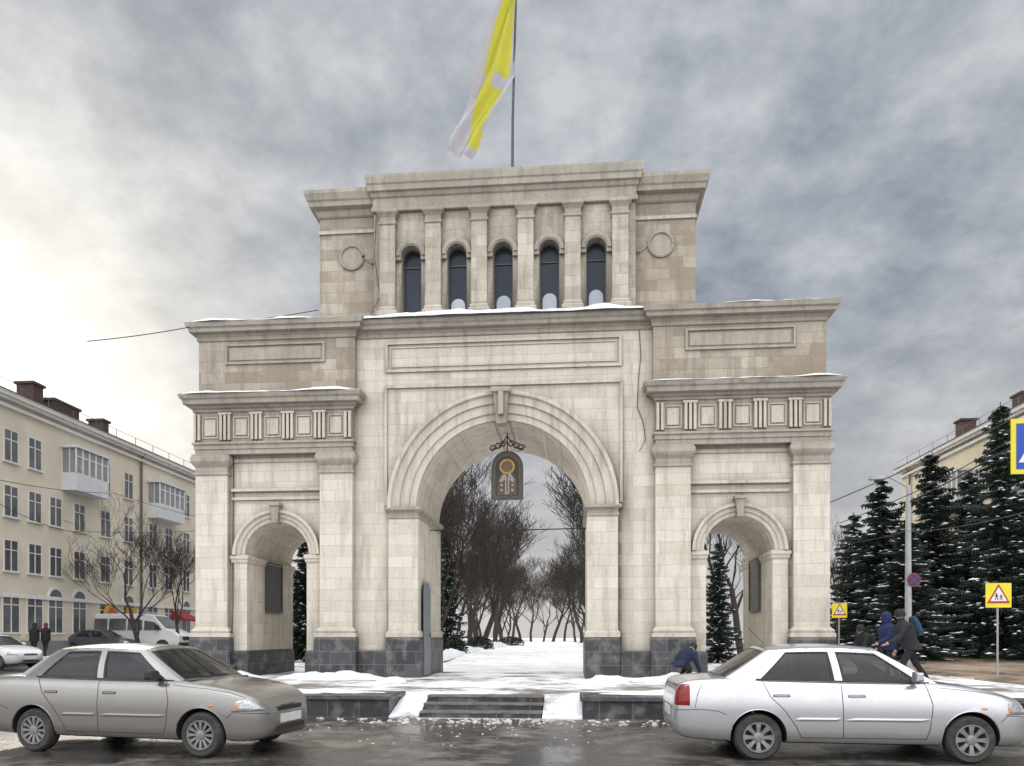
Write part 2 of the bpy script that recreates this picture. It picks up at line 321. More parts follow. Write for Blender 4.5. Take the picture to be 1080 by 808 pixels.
for s in (-1,1):
    def bx(a,b,*r,mb=None):
        mb=mb or MB(); return mb.box(min(s*a,s*b),max(s*a,s*b),*r)
    def rl(a,b,v0,v1,prof,mb=None):
        mb=mb or MB(); return mb.rloft(min(s*a,s*b),max(s*a,s*b),v0,v1,prof)
    gp(bx(2.36,3.2,-.08,3.46,1.5,4.85),'pier',STONE)
    gp(rl(2.40,3.18,-.06,3.44,[(.03,4.82),(.05,4.84),(.05,4.9),(.03,4.92),(.03,5.0),(.09,5.05),(.12,5.06),(.12,5.14),(.05,5.16)]),'impost',CORN)
    gp(rl(2.36,3.2,-.08,3.46,[(.06,1.5),(.06,1.62),(.02,1.68),(0,1.69)]),'pier_base',TRIM)
    gp(rl(2.34,3.2,-.1,3.48,[(.05,.3),(.05,1.42),(.03,1.46),(.03,1.5)]),'plinth',GRAN)
    gp(bx(3.27,4.1,-.09,.05,.3,1.12),'low_plinth',GRAN)
    c=s*6.45
    u0,u1=(4.2,8.72) if s>0 else (-8.72,-4.2)
    gp(MB().archblock(u0,u1,.3,7.0,.0,3.4,c,.93,3.85,32),'wing_wall',STONE,25)
    gp(MB().ring(c,3.85,[(.94,.02),(.94,-.05),(1.04,-.05),(1.06,-.09),(1.16,-.09),(1.19,-.15),(1.27,-.15),(1.29,.02)],40),'small_archivolt',TRIM,30)
    gp(MB().loft([[(c-.07,-.2,4.74),(c+.07,-.2,4.74),(c+.07,.1,4.74),(c-.07,.1,4.74)],[(c-.13,-.24,5.2),(c+.13,-.24,5.2),(c+.13,.1,5.2),(c-.13,.1,5.2)],[(c-.16,-.28,5.22),(c+.16,-.28,5.22),(c+.16,.1,5.22),(c-.16,.1,5.22)],[(c-.16,-.28,5.3),(c+.16,-.28,5.3),(c+.16,.1,5.3),(c-.16,.1,5.3)]]),'keystone',CORN)
    for q in (-1,1):
        a,b=sorted((c+q*.88,c+q*1.29))
        gp(MB().box(a,b,-.05,3.43,1.1,3.62),'small_pier',STONE)
        gp(MB().rloft(a,b,-.05,3.43,[(0,3.60),(.04,3.65),(.04,3.70),(.07,3.74),(.07,3.82),(.02,3.85)]),'small_impost',TRIM)
        gp(MB().rloft(a,b,-.05,3.43,[(.04,.3),(.04,1.02),(0,1.12)]),'small_plinth',GRAN)
    m=MB(); m.box(c-1.33,c+1.33,-.06,.01,5.42,5.5); m.box(c-1.33,c+1.33,-.1,.01,5.66,5.74); m.box(c-1.33,c+1.33,-.04,.01,6.5,6.6); gp(m,'string_course',TRIM)
    for a,b in ((4.2,5.14),(7.84,8.78)):
        gp(bx(a,b,-.2,3.55,1.78,6.2),'pilaster',STONE)
        gp(rl(a,b,-.2,3.55,[(.12,1.5),(.12,1.6),(.08,1.62),(.10,1.68),(.04,1.74),(0,1.79)]),'pilaster_base',TRIM)
        gp(rl(a,b,-.2,3.55,[(0,6.1),(.04,6.13),(.04,6.19),(0.0,6.2),(.0,6.34),(.05,6.40),(.08,6.44),(.11,6.5),(.11,6.62),(.08,6.64),(.08,6.7)]),'capital',CORN)
        gp(rl(a,b,-.2,3.55,[(.13,.3),(.13,1.42),(.11,1.47),(.11,1.5)]),'plinth',GRAN)
    gp(rl(4.2,8.78,-.22,3.6,[(0,6.7),(0,6.84),(.03,6.845),(.03,6.96),(.07,6.98),(.07,7.04),(0,7.05),(0,7.88),(.05,7.90),(.05,7.97),(.12,8.0),(.12,8.06),(.24,8.08),(.26,8.20),(.30,8.22),(.34,8.30),(.34,8.35),(0,8.37)]),'entablature',CORN)
    m=MB(); per=4.58/5
    for k in range(6):
        x0=4.2+per*k
        if k<5:
            a,b=sorted((s*(x0+per*.5-.24),s*(x0+per*.5+.24)))
            m.frame(a,b,7.15,7.76,-.245,-.2,.035); m.box(a+.08,b-.08,-.25,-.2,7.23,7.68)
        if 0<k<5:
            for d in (-.12,0,.12): bx(x0+d-.036,x0+d+.036,-.31,-.2,7.09,7.80,mb=m)
            bx(x0-.19,x0+.19,-.32,-.2,7.80,7.865,mb=m)
        else:
            e=.1 if k==0 else -.1
            for d in (-.05,.07): bx(x0+e+d-.036,x0+e+d+.036,-.31,-.2,7.09,7.82,mb=m)
    gp(m,'frieze_ornament',TRIM)
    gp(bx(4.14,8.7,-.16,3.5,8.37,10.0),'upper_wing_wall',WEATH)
    m=MB(); a,b=sorted((s*5.0,s*7.9)); m.frame(a,b,9.26,9.84,-.2,-.15,.06); m.box(a+.12,b-.12,-.175,-.15,9.38,9.72); gp(m,'wing_panel',CORN)
    gp(rl(4.14,8.7,-.16,3.5,[(.02,9.93),(.04,9.95),(.04,10.04),(.08,10.08),(.08,10.12),(.20,10.15),(.21,10.25),(.26,10.28),(.29,10.4),(0,10.44)]),'wing_cornice',CORN)
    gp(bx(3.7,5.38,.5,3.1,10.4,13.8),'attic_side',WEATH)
    gp(bx(3.71,5.41,.46,.52,13.2,13.3),'attic_band',TRIM)
    gp(rl(3.7,5.38,.5,3.1,[(.02,13.66),(.06,13.7),(.1,13.8),(.1,13.86),(.24,13.9),(.26,14.02),(.30,14.06),(.36,14.22),(.36,14.32),(.1,14.36)]),'attic_side_cornice',CORN)
    gp(MB().ring(s*4.42,12.5,[(.30,.52),(.30,.46),(.33,.44),(.37,.46),(.37,.52)],28,a0=0,a1=2*PI).loft([[(s*4.42+.3*math.cos(2*PI*k/24),y,12.5+.3*math.sin(2*PI*k/24)) for k in range(24)] for y in (.48,.52)]),'medallion',CORN,30)
    m=MB(); m.tube([(s*4.06,.49,12.48),(s*3.85,.49,12.32),(s*3.74,.4,12.3)],.025,6); gp(m,'swag',CORN)
gp(MB().rloft(-4.12,4.12,.0,3.4,[(.02,9.92),(.04,9.94),(.04,10.02),(.08,10.06),(.08,10.1),(.19,10.13),(.20,10.22),(.25,10.26),(.28,10.36),(0,10.4)]),'central_cornice',CORN)
PC=[-3.27+1.308*k for k in range(6)]
m=MB()
for k in range(5): m.archblock(PC[k],PC[k+1],10.6,13.7,.25,.62,(PC[k]+PC[k+1])/2,.28,12.32,20)
m.box(-3.7,-3.27,.25,.62,10.6,13.7); m.box(3.27,3.7,.25,.62,10.6,13.7); m.box(-3.72,3.72,.2,.64,10.4,10.6)
gp(m,'attic_wall',ATST,25)
gp(MB().box(-3.69,3.69,.9,3.1,10.4,13.75),'attic_core',STONE)
gp(MB().rloft(-3.7,3.7,.2,3.15,[(.02,13.6),(.05,13.62),(.05,13.74),(.02,13.75),(.02,13.98),(.06,14.02),(.09,14.12),(.15,14.15),(.16,14.30),(.19,14.34),(.21,14.50),(.21,14.57),(.0,14.6),(.0,14.70)]),'attic_cornice',CORN)
for x in PC:
    gp(MB().box(x-.22,x+.22,.06,.26,10.8,13.2),'attic_pilaster',ATST)
    gp(MB().rloft(x-.22,x+.22,.06,.3,[(0,13.16),(.03,13.18),(.03,13.24),(0,13.26),(0,13.38),(.04,13.44),(.09,13.5),(.09,13.58),(.06,13.6)]),'attic_capital',CORN)
    gp(MB().rloft(x-.22,x+.22,.06,.3,[(.08,10.5),(.08,10.7),(.03,10.74),(.04,10.8),(0,10.84)]),'attic_pilaster_base',TRIM)
FRAMEM=mk('grey_window_bars',(.10,.10,.11),(.07,.07,.07),5,.5)
ATG=mk('attic_window_glass',(.012,.02,.035),(.03,.042,.06),.9,.25,spec=.25)
ATL=mk('attic_pale_lining',(.50,.55,.62),(.36,.40,.46),.8,.4)
for k in range(5):
    c=(PC[k]+PC[k+1])/2
    m=MB().ring(c,12.32,[(.285,.27),(.285,.16),(.34,.12),(.42,.12),(.46,.16),(.46,.27)],24)
    m.box(c-.47,c-.285,.15,.26,12.20,12.31); m.box(c+.285,c+.47,.15,.26,12.20,12.31)
    gp(m,'window_arch_moulding',CORN,30)
    poly=[(c-.28,10.6)]+[(c-.28*math.cos(PI*j/16),12.32+.28*math.sin(PI*j/16)) for j in range(17)]+[(c+.28,10.6)]
    w=gp(MB().prism(poly,.5,.54),'window',ATG)
    mf=MB(); mf.ring(c,12.32,[(.25,.5),(.25,.46),(.28,.46),(.28,.5)],20); mf.box(c-.28,c-.25,.46,.5,10.6,12.32); mf.box(c+.25,c+.28,.46,.5,10.6,12.32); mf.box(c-.25,c+.25,.465,.5,12.1,12.13)
    gp(mf,'window_frame',FRAMEM,None,w)
    if k>0:
        h=[0,.35,.45,.5,.62][k]
        poly=[(c-.2,10.6)]+[(c-.2*math.cos(PI*j/12),10.85+h*.4+.2*math.sin(PI*j/12)) for j in range(13)]+[(c+.2,10.6)]
        gp(MB().prism(poly,.485,.498),'window_lining',ATL,None,w)
for nm,pts,w,h,sd,lo in (('ledge_snow',[(-4.2,-.22,10.385),(4.75,-.24,10.385)],.17,.19,21,.45),('ledge_snow',[(-8.9,-.36,10.41),(-4.4,-.36,10.41)],.13,.08,22,.3),('ledge_snow',[(4.9,-.36,10.41),(8.9,-.36,10.41)],.11,.04,27,.1),('ledge_snow',[(-9.1,-.48,8.345),(-3.9,-.48,8.345)],.14,.09,23,.35),('ledge_snow',[(3.9,-.48,8.345),(9.1,-.48,8.345)],.14,.08,24,.3)):
    bank([(p[0],p[1],p[2]-GZ) for p in pts],w,h,nm,sd,SNOW,parent=G,lo=lo)
DOORM=mk('grey_steel_door',(.17,.19,.22),(.13,.14,.16),3,.5)
poly=[(.3,.4),(.3,2.75)]+[(.75-.45*math.cos(PI*j/10),2.75+.35*math.sin(PI*j/10)) for j in range(1,10)]+[(1.2,2.75),(1.2,.4)]
m=MB(); m.loft([[(-2.28,y,z) for y,z in poly],[(-2.245,y,z) for y,z in poly]]); d=gp(m,'door',DOORM)
m=MB(); m.box(-2.245,-2.22,1.05,1.1,1.5,1.62); gp(m,'handle',BLACK,None,d)
PLQ=mk('dark_bronze_plaque',(.05,.05,.05),(.10,.095,.09),8,.4,.4,metal=.3,bscale=40)
for s in (-1,1):
    x=s*7.33
    a,b=sorted((x,x-s*.05)); pq=gp(MB().box(a,b,1.2,2.4,2.25,3.8),'plaque',PLQ)
    a,b=sorted((x-s*.05,x-s*.075)); m=MB()
    for (y0,y1,z0,z1) in ((1.2,2.4,2.25,2.32),(1.2,2.4,3.73,3.8),(1.2,1.27,2.32,3.73),(2.33,2.4,2.32,3.73)): m.box(a,b,y0,y1,z0,z1)
    gp(m,'plaque_frame',PLQ,None,pq)
m=MB(); m.tube([(-2.4,1.7,4.75),(0,1.7,4.72),(2.4,1.7,4.75)],.018,5); gp(m,'tie_rod',BLACK)
m=MB(); m.tube([(-3.62,.18,13.5),(-3.66,.15,12.3),(-3.5,.15,11.2),(-3.75,-.1,10.45),(-3.9,-.4,10.42)],.01,5); gp(m,'cable',BLACK)
m=MB(); m.tube([(3.78,-.03,9.9),(3.82,-.03,9.2),(3.76,-.03,8.6),(3.72,-.03,7.8),(3.88,-.03,7.4),(3.95,-.03,6.9),(3.78,-.03,6.6)],.009,5); gp(m,'cable',BLACK)
m=MB(); m.tube([(-7.72,-.05,6.6),(-7.74,-.05,4.2),(-7.70,-.12,2.4),(-7.75,-.2,1.0)],.012,5); gp(m,'cable',BLACK)
# icon
IC=thing('icon_panel','dark arched icon panel with a gold haloed figure hanging in the central arch','icon panel',(at(535,500,21.6).x,21.6,5.52))
def ap(w,h0,h1,y0,y1,zb=0):
    poly=[(-w,zb)]+[(-w*math.cos(PI*j/14),h0+(h1-h0)*math.sin(PI*j/14)) for j in range(15)]+[(w,zb)]
    return MB().prism(poly,y0,y1)
GOLD=mk('dull_gold',(.50,.32,.08),(.28,.17,.05),12,.4,metal=.3)
DARKI=mk('dark_icon_ground',(.015,.014,.016),(.05,.035,.02),14,.5); DARKJ=mk('dark_icon_border',(.03,.025,.022),(.16,.11,.05),24,.5)
WH=mk('pale_cloth_paint',(.55,.52,.46),(.10,.09,.08),18,.6); SKN=mk('painted_skin',(.24,.13,.08),(.12,.07,.05),9,.6)
IRON=mk('dark_wrought_iron',(.045,.05,.06),(.09,.09,.10),9,.5,metal=.3)
ap(.47,.95,1.44,-.03,.03).build('frame',IRON,IC); ap(.41,.93,1.35,-.041,-.03,.06).build('board',DARKJ,IC); ap(.34,.92,1.27,-.046,-.041,.12).build('painted_ground',DARKI,IC)
MB().ring(0,.97,[(.17,-.047),(.17,-.054),(.225,-.054),(.225,-.047)],28,a0=0,a1=2*PI).build('halo_ring',GOLD,IC)
MB().lathe([(.165,-.052),(.165,-.047)],24,'y',(0,0,.97)).build('halo',mk('brown_gold',(.20,.12,.04),(.10,.06,.03),12,.5),IC)
MB().lathe([(.08,-.058),(.085,-.052)],18,'y',(0,0,.95)).build('face',SKN,IC)
MB().prism([(-.29,.14),(-.27,.58),(-.14,.80),(.14,.80),(.27,.58),(.29,.14)],-.052,-.047).build('robe',DARKJ,IC)
m=MB(); m.prism([(-.22,.58),(-.08,.79),(-.02,.68),(-.02,.2),(.02,.2),(.02,.68),(.08,.79),(.22,.58),(.19,.50),(.06,.6),(.06,.16),(-.06,.16),(-.06,.6),(-.19,.50)],-.057,-.053)
for a in (-.16,.16):
    for z in (.25,.4): m.box(a-.035,a+.035,-.058,-.053,z,z+.06)
m.build('stole',WH,IC)
m=MB()
for s in (-1,1):
    for k in range(3):
        c=(s*(.12+.15*k),1.64-.06*k); m.tube([(c[0]+(.11-.006*j)*math.cos(j*.6),0,c[1]+(.11-.006*j)*math.sin(j*.6)) for j in range(14)],.022,5)
m.tube([(-.48,0,1.47),(-.22,0,1.54),(0,0,1.88),(.22,0,1.54),(.48,0,1.47)],.026,5); m.tube([(0,0,1.4),(0,0,1.97)],.02,5)
m.build('scroll_ornament',IRON,IC)
# flag
FP=at(540,172,22.0)
t=thing('flagpole','thin grey flagpole rising from the roof of the arch','flagpole',(FP.x,22.0,14.6))
pt=at(544.5,-8,22.0)
MB().tube([(0,0,-.4),(0.02,0,2.4),(pt.x-FP.x,0,pt.z-14.6)],[.05,.04,.03],8).build('pole',IRON,t)
MB().rloft(-.12,.12,-.12,.12,[(0.01,-.5),(0.01,.12),(-.05,.16)]).build('base',IRON,t)
def cloth(name,c):
    m,g,b=newmat(name); nt=g.nt; tr=g.n('ShaderNodeBsdfTranslucent',{0:c4(c)}); mx=g.n('ShaderNodeMixShader',{0:.35})
    tc=g.n('ShaderNodeTexCoord'); nz=g.n('ShaderNodeTexNoise',{'Vector':tc.outputs['Object'],'Scale':2.5,'Detail':4})
    nt.links.new(g.mix(nz.outputs[0],c4(c),c4(tuple(x*.65 for x in c))),b.inputs['Base Color']); b.inputs['Roughness'].default_value=.7
    nt.links.new(b.outputs[0],mx.inputs[1]); nt.links.new(tr.outputs[0],mx.inputs[2])
    out=[n for n in nt.nodes if n.type=='OUTPUT_MATERIAL'][0]; nt.links.new(mx.outputs[0],out.inputs[0]); return m
YEL=cloth('yellow_flag_cloth',(.62,.60,.07)); FW=cloth('white_flag_cloth',(.54,.53,.60))
ED=[((541,-6),(545,-5)),((528,17),(544.5,20)),((516,44),(544,55)),((505,72),(543.5,82)),((496,98),(534,97)),((489,118),(520,120)),((482,138),(509,141)),((476,158),(502,162)),((475,172),(498,167))]
NS,NTT=66,24; vs=[];fs=[];mi=[]
for i in range(NS+1):
    q=i/NS*(len(ED)-1); k=min(int(q),len(ED)-2); fq=q-k
    Lp=[ED[k][0][a]*(1-fq)+ED[k+1][0][a]*fq for a in (0,1)]; Rp=[ED[k][1][a]*(1-fq)+ED[k+1][1][a]*fq for a in (0,1)]
    for j in range(NTT+1):
        tt=j/NTT; px=Lp[0]*(1-tt)+Rp[0]*tt; py=Lp[1]*(1-tt)+Rp[1]*tt
        p=at(px,py,22.0); p.y-=.02+ (1-tt)*.5*(.5+.5*math.sin(i*.13)) + .17*math.sin(tt*11+i*.10)*(1-tt*.6); vs.append(p)
for i in range(NS):
    for j in range(NTT):
        a=i*(NTT+1)+j; fs.append((a,a+1,a+NTT+2,a+NTT+1)); s_=i/NS; t_=j/NTT
        c=1
        if .04<s_<.38 and .16<t_<.80: c=0
        if .46<s_<.74 and .16+(s_-.46)*1.2<t_<.88: c=0
        if .36<=s_<.47 and .22<t_<.48: c=0
        if .74<=s_<.86 and t_>.55: c=0
        mi.append(c)
m=MB(); m.add(vs,fs); m.m=mi
tag(m.build('flag',[YEL,FW],smooth=80,recalc=False),'yellow and white quartered flag hanging limply beside its pole above the arch','flag')
# ---------------------------------------------------------------- cars
def interp(nodes,x):
    if x<=nodes[0][0]: return nodes[0][1]
    if x>=nodes[-1][0]: return nodes[-1][1]
    for i in range(len(nodes)-1):
        if nodes[i][0]<=x<=nodes[i+1][0]:
            x0,y0=nodes[i];x1,y1=nodes[i+1];h=x1-x0; d=(y1-y0)/h
            dp=(y0-nodes[i-1][1])/(x0-nodes[i-1][0]) if i>0 else d
            dn=(nodes[i+2][1]-y1)/(nodes[i+2][0]-x1) if i+2<len(nodes) else d
            m0=0 if dp*d<=0 else 2*dp*d/(dp+d); m1=0 if dn*d<=0 else 2*dn*d/(dn+d)
            s=(x-x0)/h; return (2*s**3-3*s*s+1)*y0+(s**3-2*s*s+s)*h*m0+(-2*s**3+3*s*s)*y1+(s**3-s*s)*h*m1
ZT=[(0,.62),(.015,.72),(.04,.86),(.08,.925),(.16,.955),(.35,.975),(.62,.985),(1.2,.975),(2.2,.955),(3.0,.945),(3.3,.915),(3.7,.85),(3.98,.77),(4.12,.69),(4.19,.60),(4.22,.52)]
ZB=[(0,.42),(.03,.32),(.1,.27),(.3,.24),(.7,.22),(3.6,.2),(4.0,.2),(4.12,.22),(4.19,.28),(4.22,.36)]
WW=[(0,.60),(.015,.67),(.05,.725),(.15,.775),(.45,.82),(1.2,.835),(3.0,.835),(3.5,.82),(3.8,.785),(4.0,.72),(4.12,.63),(4.19,.52),(4.22,.42)]
HR=[(0,0),(.5,0),(.84,.0),(.93,.03),(.975,.10),(.99,.22),(.995,.35),(1.0,.48),(1.0,.60),(.985,.72),(.97,.84),(.95,.93),(.92,.975),(.87,.995),(.78,1.0),(.55,1.0),(.28,1.0),(0,1.0)]
def half(x):
    w=interp(WW,x); zt=interp(ZT,x); zb=interp(ZB,x); out=[]
    for i,(yf,zf) in enumerate(HR):
        z=zb+zf*(zt-zb)
        if i>=13: z+=.03*(1-yf*yf)*sm(0,.3,min(x,4.22-x))
        out.append((yf*w,z))
    return out
def side_y(x,z):
    h=half(x)[3:15]
    for a,b in zip(h,h[1:]):
        if a[1]<=z<=b[1]: return a[0]+(b[0]-a[0])*(z-a[1])/max(1e-6,b[1]-a[1])
    return h[-1][0] if z>h[-1][1] else h[0][0]
CHROME=mk('bright_metal',(.6,.6,.6),(.5,.5,.5),5,.18,metal=.95); ALLOY=mk('dull_alloy',(.34,.34,.34),(.19,.18,.17),9,.4,metal=.6)
RED=mk('red_lamp_plastic',(.26,.006,.006),(.16,.004,.004),20,.15,spec=.4,coat=.3); LAMP=mk('clear_headlamp',(.55,.57,.60),(.18,.19,.21),30,.08,spec=.9,coat=.8,metal=.5)
INTER=mk('dark_upholstery',(.035,.035,.04),(.06,.06,.06),6,.8); AMB=mk('orange_lamp_plastic',(.7,.22,.02),(.6,.18,.02),20,.2)
PLATE=mk('white_plate',(.7,.7,.7),(.6,.6,.6),5,.4); TYRE=mk('dirty_tyre',(.018,.018,.018),(.07,.063,.056),7,.8,.3)
def patch(x0,x1,zl,zh,off,sgn,nx=10,nz=5,thick=.0):
    mb=MB(); vs=[];fs=[]
    for i in range(nx+1):
        x=x0+(x1-x0)*i/nx
        for j in range(nz+1):
            z=zl(x)+(zh(x)-zl(x))*j/nz; e=off*(1 if 0<i<nx and 0<j<nz else .2); vs.append((x,sgn*(side_y(x,z)+e),z))
    for i in range(nx):
        for j in range(nz):
            a=i*(nz+1)+j; fs.append((a,a+1,a+nz+2,a+nz+1))
    mb.add(vs,fs); return mb
def sline(mb,pts,r,sgn,n=14,off=0):
    out=[]
    for (x0,z0),(x1,z1) in zip(pts,pts[1:]):
        for k in range(n):
            x=x0+(x1-x0)*k/n; z=z0+(z1-z0)*k/n; out.append((x,sgn*(side_y(x,z)+off),z))
    x,z=pts[-1]; out.append((x,sgn*(side_y(x,z)+off),z)); mb.tube(out,r,5); return mb
def wheel_parts(parent,x,y,out,r=.285,style=0,nsp=8):
    w=MB(); hw=.088
    w.lathe([(.182,-hw),(.252,-hw-.004),(r-.012,-hw+.015),(r,-hw+.04),(r,hw-.04),(r-.012,hw-.015),(.252,hw+.004),(.182,hw)],36,'y',cap=False)
    w.lathe([(.182,-hw),(.182,hw)],36,'y',cap=False)
    wo=w.build('wheel',TYRE,parent,smooth=40); wo.location=(x,y,r)
    rm=MB(); o=out
    rm.lathe([(.187,o*.086),(.183,o*.097),(.170,o*.096),(.162,o*.07),(.158,o*.02)],36,'y',cap=False)
    for k in range(nsp):
        a=2*PI*k/nsp; ca,sa=math.cos(a),math.sin(a); pa=(-sa,ca); kw=8/nsp
        ring=[]
        for rr,wd,yy in ((.04,.022*kw,.078),(.11,.021*kw,.086),(.168,.034*kw,.088)):
            ring.append([(ca*rr+pa[0]*wd,o*(yy),sa*rr+pa[1]*wd),(ca*rr-pa[0]*wd,o*yy,sa*rr-pa[1]*wd),(ca*rr-pa[0]*wd,o*(yy-.04),sa*rr-pa[1]*wd),(ca*rr+pa[0]*wd,o*(yy-.04),sa*rr+pa[1]*wd)])
        rm.loft(ring)
    rm.lathe([(.058,o*.05),(.058,o*.088),(.03,o*.094)],16,'y')
    rm.lathe([(.162,o*.02),(.162,o*.026)],28,'y',mi=1)
    rm.build('rim',[ALLOY,BLACK],wo,smooth=40)
def make_car(label,loc,rz,pm,group=None,nsp=8,dark_mirror=False,strip=None):
    T=thing('parked_car',label,'car',loc,rz,group)
    xs=[0,.004,.01,.02,.03,.045,.06,.08,.1,.14,.19]+[.25+.1*k for k in range(36)]+[3.82,3.89,3.95,4.01,4.05,4.09,4.12,4.15,4.18,4.2,4.214,4.22]
    rings=[]
    for x in xs:
        h=half(x); rings.append([(x,y,z) for y,z in h]+[(x,-y,z) for y,z in reversed(h[1:-1])])
    m=MB(); m.loft(rings); body=m.build('body',[pm,BLACK,INTER],T,smooth=35)
    cut=MB()
    for wx in (1.0,3.44): cut.lathe([(.335,-1.2),(.335,1.2)],40,'y',(wx,0,.285))
    co=cut.build('cut',BLACK)
    md=body.modifiers.new('b','BOOLEAN'); md.object=co; md.operation='DIFFERENCE'; md.solver='EXACT'
    body.parent=None
    dg=bpy.context.evaluated_depsgraph_get(); me=bpy.data.meshes.new_from_object(body.evaluated_get(dg)); body.modifiers.clear(); body.data=me; body.parent=T
    bpy.data.objects.remove(co)
    while len(me.materials)<3: me.materials.append(BLACK)
    me.materials[0]=pm; me.materials[1]=BLACK; me.materials[2]=INTER
    for p in me.polygons:
        c=p.center; p.material_index=0
        for wx in (1.0,3.44):
            if abs(math.hypot(c.x-wx,c.z-.285)-.335)<.012 and abs(p.normal.y)<.5: p.material_index=1
        if .75<c.x<3.0 and p.normal.z>.8 and abs(c.y)<.66 and c.z>.9: p.material_index=2
        if c.z<.23: p.material_index=1
    me.set_sharp_from_angle(angle=R(35))
    for wx in (1.0,3.44):
        for s in (-1,1):
            m=MB(); pts=[]
            for k in range(21):
                a=R(-8)+R(196)*k/20; x=wx+.34*math.cos(a); z=.285+.34*math.sin(a); pts.append((x,s*(side_y(x,max(z,.24))+.001),z))
            m.tube(pts,.008,6); m.build('wheel_arch_lip',pm,T,smooth=60)
    S=[(.62,1.16),(1.02,1.40),(1.91,1.86),(2.00,1.94),(2.92,2.36),(3.12,2.46)]
    def bz(x): return interp(ZT,x)-.004
    def rz_(x): return 1.345+.04*(1-((x-1.8)/.72)**2)
    def P(q,b,s):
        k=min(int(q),4); f=q-k; xb=S[k][0]*(1-f)+S[k+1][0]*f; xr=S[k][1]*(1-f)+S[k+1][1]*f
        yb=.755-.10*sm(1.1,.62,xb) if xb<1.1 else .755-.05*sm(2.7,3.12,xb)
        yr=.585-.035*sm(1.5,1.16,xr)-.03*sm(2.2,2.46,xr)
        x=xb*(1-b)+xr*b; bul=.022*math.sin(PI*b); y=yb*(1-b)+yr*b+bul; z=bz(xb)*(1-b)+(rz_(xr)-.02)*b
        return Vector((x,s*y,z))
    gh=MB(); trim=MB()
    def patchgrid(mb,fn,a0,a1,b0,b1,na,nb):
        vs=[];fs=[]
        for i in range(na+1):
            for j in range(nb+1): vs.append(fn(a0+(a1-a0)*i/na,b0+(b1-b0)*j/nb))
        for i in range(na):
            for j in range(nb):
                a=i*(nb+1)+j; fs.append((a,a+1,a+nb+2,a+nb+1))
        mb.add(vs,fs)
    def ringgrid(mb,fn,a0,a1,b0,b1,wa,wb):
        patchgrid(mb,fn,a0,a1,b0,b0+wb,8,1);patchgrid(mb,fn,a0,a1,b1-wb,b1,8,1);patchgrid(mb,fn,a0,a0+wa,b0+wb,b1-wb,1,6);patchgrid(mb,fn,a1-wa,a1,b0+wb,b1-wb,1,6)
    b0,b1=.05,.90
    for s in (-1,1):
        fn=lambda a,b:P(a,b,s)
        patchgrid(gh,fn,0,5,0,b0,40,1); patchgrid(gh,fn,0,5,b1,1,40,2)
        for a0,a1 in ((0,1),(2,3),(4,5)): patchgrid(gh,fn,a0,a1,b0,b1,8,8)
        for a0,a1 in ((1,2),(3,4)):
            ringgrid(trim,fn,a0,a1,b0,b1,.045,.05)
            g_=MB(); f2=lambda a,b:P(a,b,s)-Vector((0,s*.008,0)); patchgrid(g_,f2,a0+.04,a1-.04,b0+.045,b1-.045,8,8); g_.build('side_window',CARGLASS,T,smooth=60,recalc=False)
        m=MB(); pts=[P(q/8,b0-.02,s)+Vector((0,s*.004,0)) for q in range(7,37)]; m.tube(pts,.009,5); m.build('window_seal',BLACK,T)
    def RF(a,b):
        l=P(a,1,-1); r_=P(a,1,1); p=l.lerp(r_,b); p.z+=.05*(1-(2*b-1)**2)**.7; return p
    patchgrid(gh,RF,0,5,0,1,30,14)
    def WS(front):
        q=5 if front else 0
        def f(a,b):
            l=P(q,b,-1); r_=P(q,b,1); p=l.lerp(r_,a); k=(1-(2*a-1)**2)
            p.x+=(.10 if front else -.06)*k*(1-b*.5); p.z+=(.012*(1-b)+.05*b)*k**.8
            return p
        return f
    for front,nm in ((True,'windscreen'),(False,'rear_window')):
        f=WS(front)
        patchgrid(gh,f,0,1,0,.05,12,1);patchgrid(gh,f,0,1,.93,1,12,1);patchgrid(gh,f,0,.045,.05,.93,1,6);patchgrid(gh,f,.955,1,.05,.93,1,6)
        ringgrid(trim,f,.045,.955,.05,.93,.02,.04)
        g_=MB(); patchgrid(g_,f,.06,.94,.08,.90,14,8); g_.build(nm,CARGLASS,T,smooth=60,recalc=False)
    gh.build('roof_and_pillars',pm,T,smooth=40,recalc=True); trim.build('window_trim',BLACK,T,smooth=40,recalc=False)
    MB().box(2.96,3.2,-.66,.66,.93,.955).build('cowl',BLACK,T)
    for y in (-.36,.36):
        m=MB(); m.loft([[(x0,y-w,z),(x1,y-w,z),(x1,y+w,z),(x0,y+w,z)] for x0,x1,w,z in ((1.9,2.15,.24,.8),(1.78,1.95,.25,1.05),(1.76,1.88,.2,1.13),(1.75,1.83,.11,1.15),(1.74,1.84,.12,1.2),(1.75,1.82,.1,1.29))]); m.build('seat',INTER,T)
    m=MB(); m.loft([[(x0,-w,z),(x1,-w,z),(x1,w,z),(x0,w,z)] for x0,x1,w,z in ((1.0,1.25,.62,.9),(.95,1.12,.6,1.08),(.98,1.08,.55,1.12))]); m.build('rear_seat',INTER,T)
    MB().box(2.75,3.0,-.62,.62,.9,.99).build('dashboard',INTER,T)
    m=MB(); m.tube([(2.62+.06*math.sin(a),.36+.17*math.cos(a),1.0+.13*math.sin(a)) for a in [2*PI*k/16 for k in range(17)]],.014,6); m.build('steering_wheel',BLACK,T)
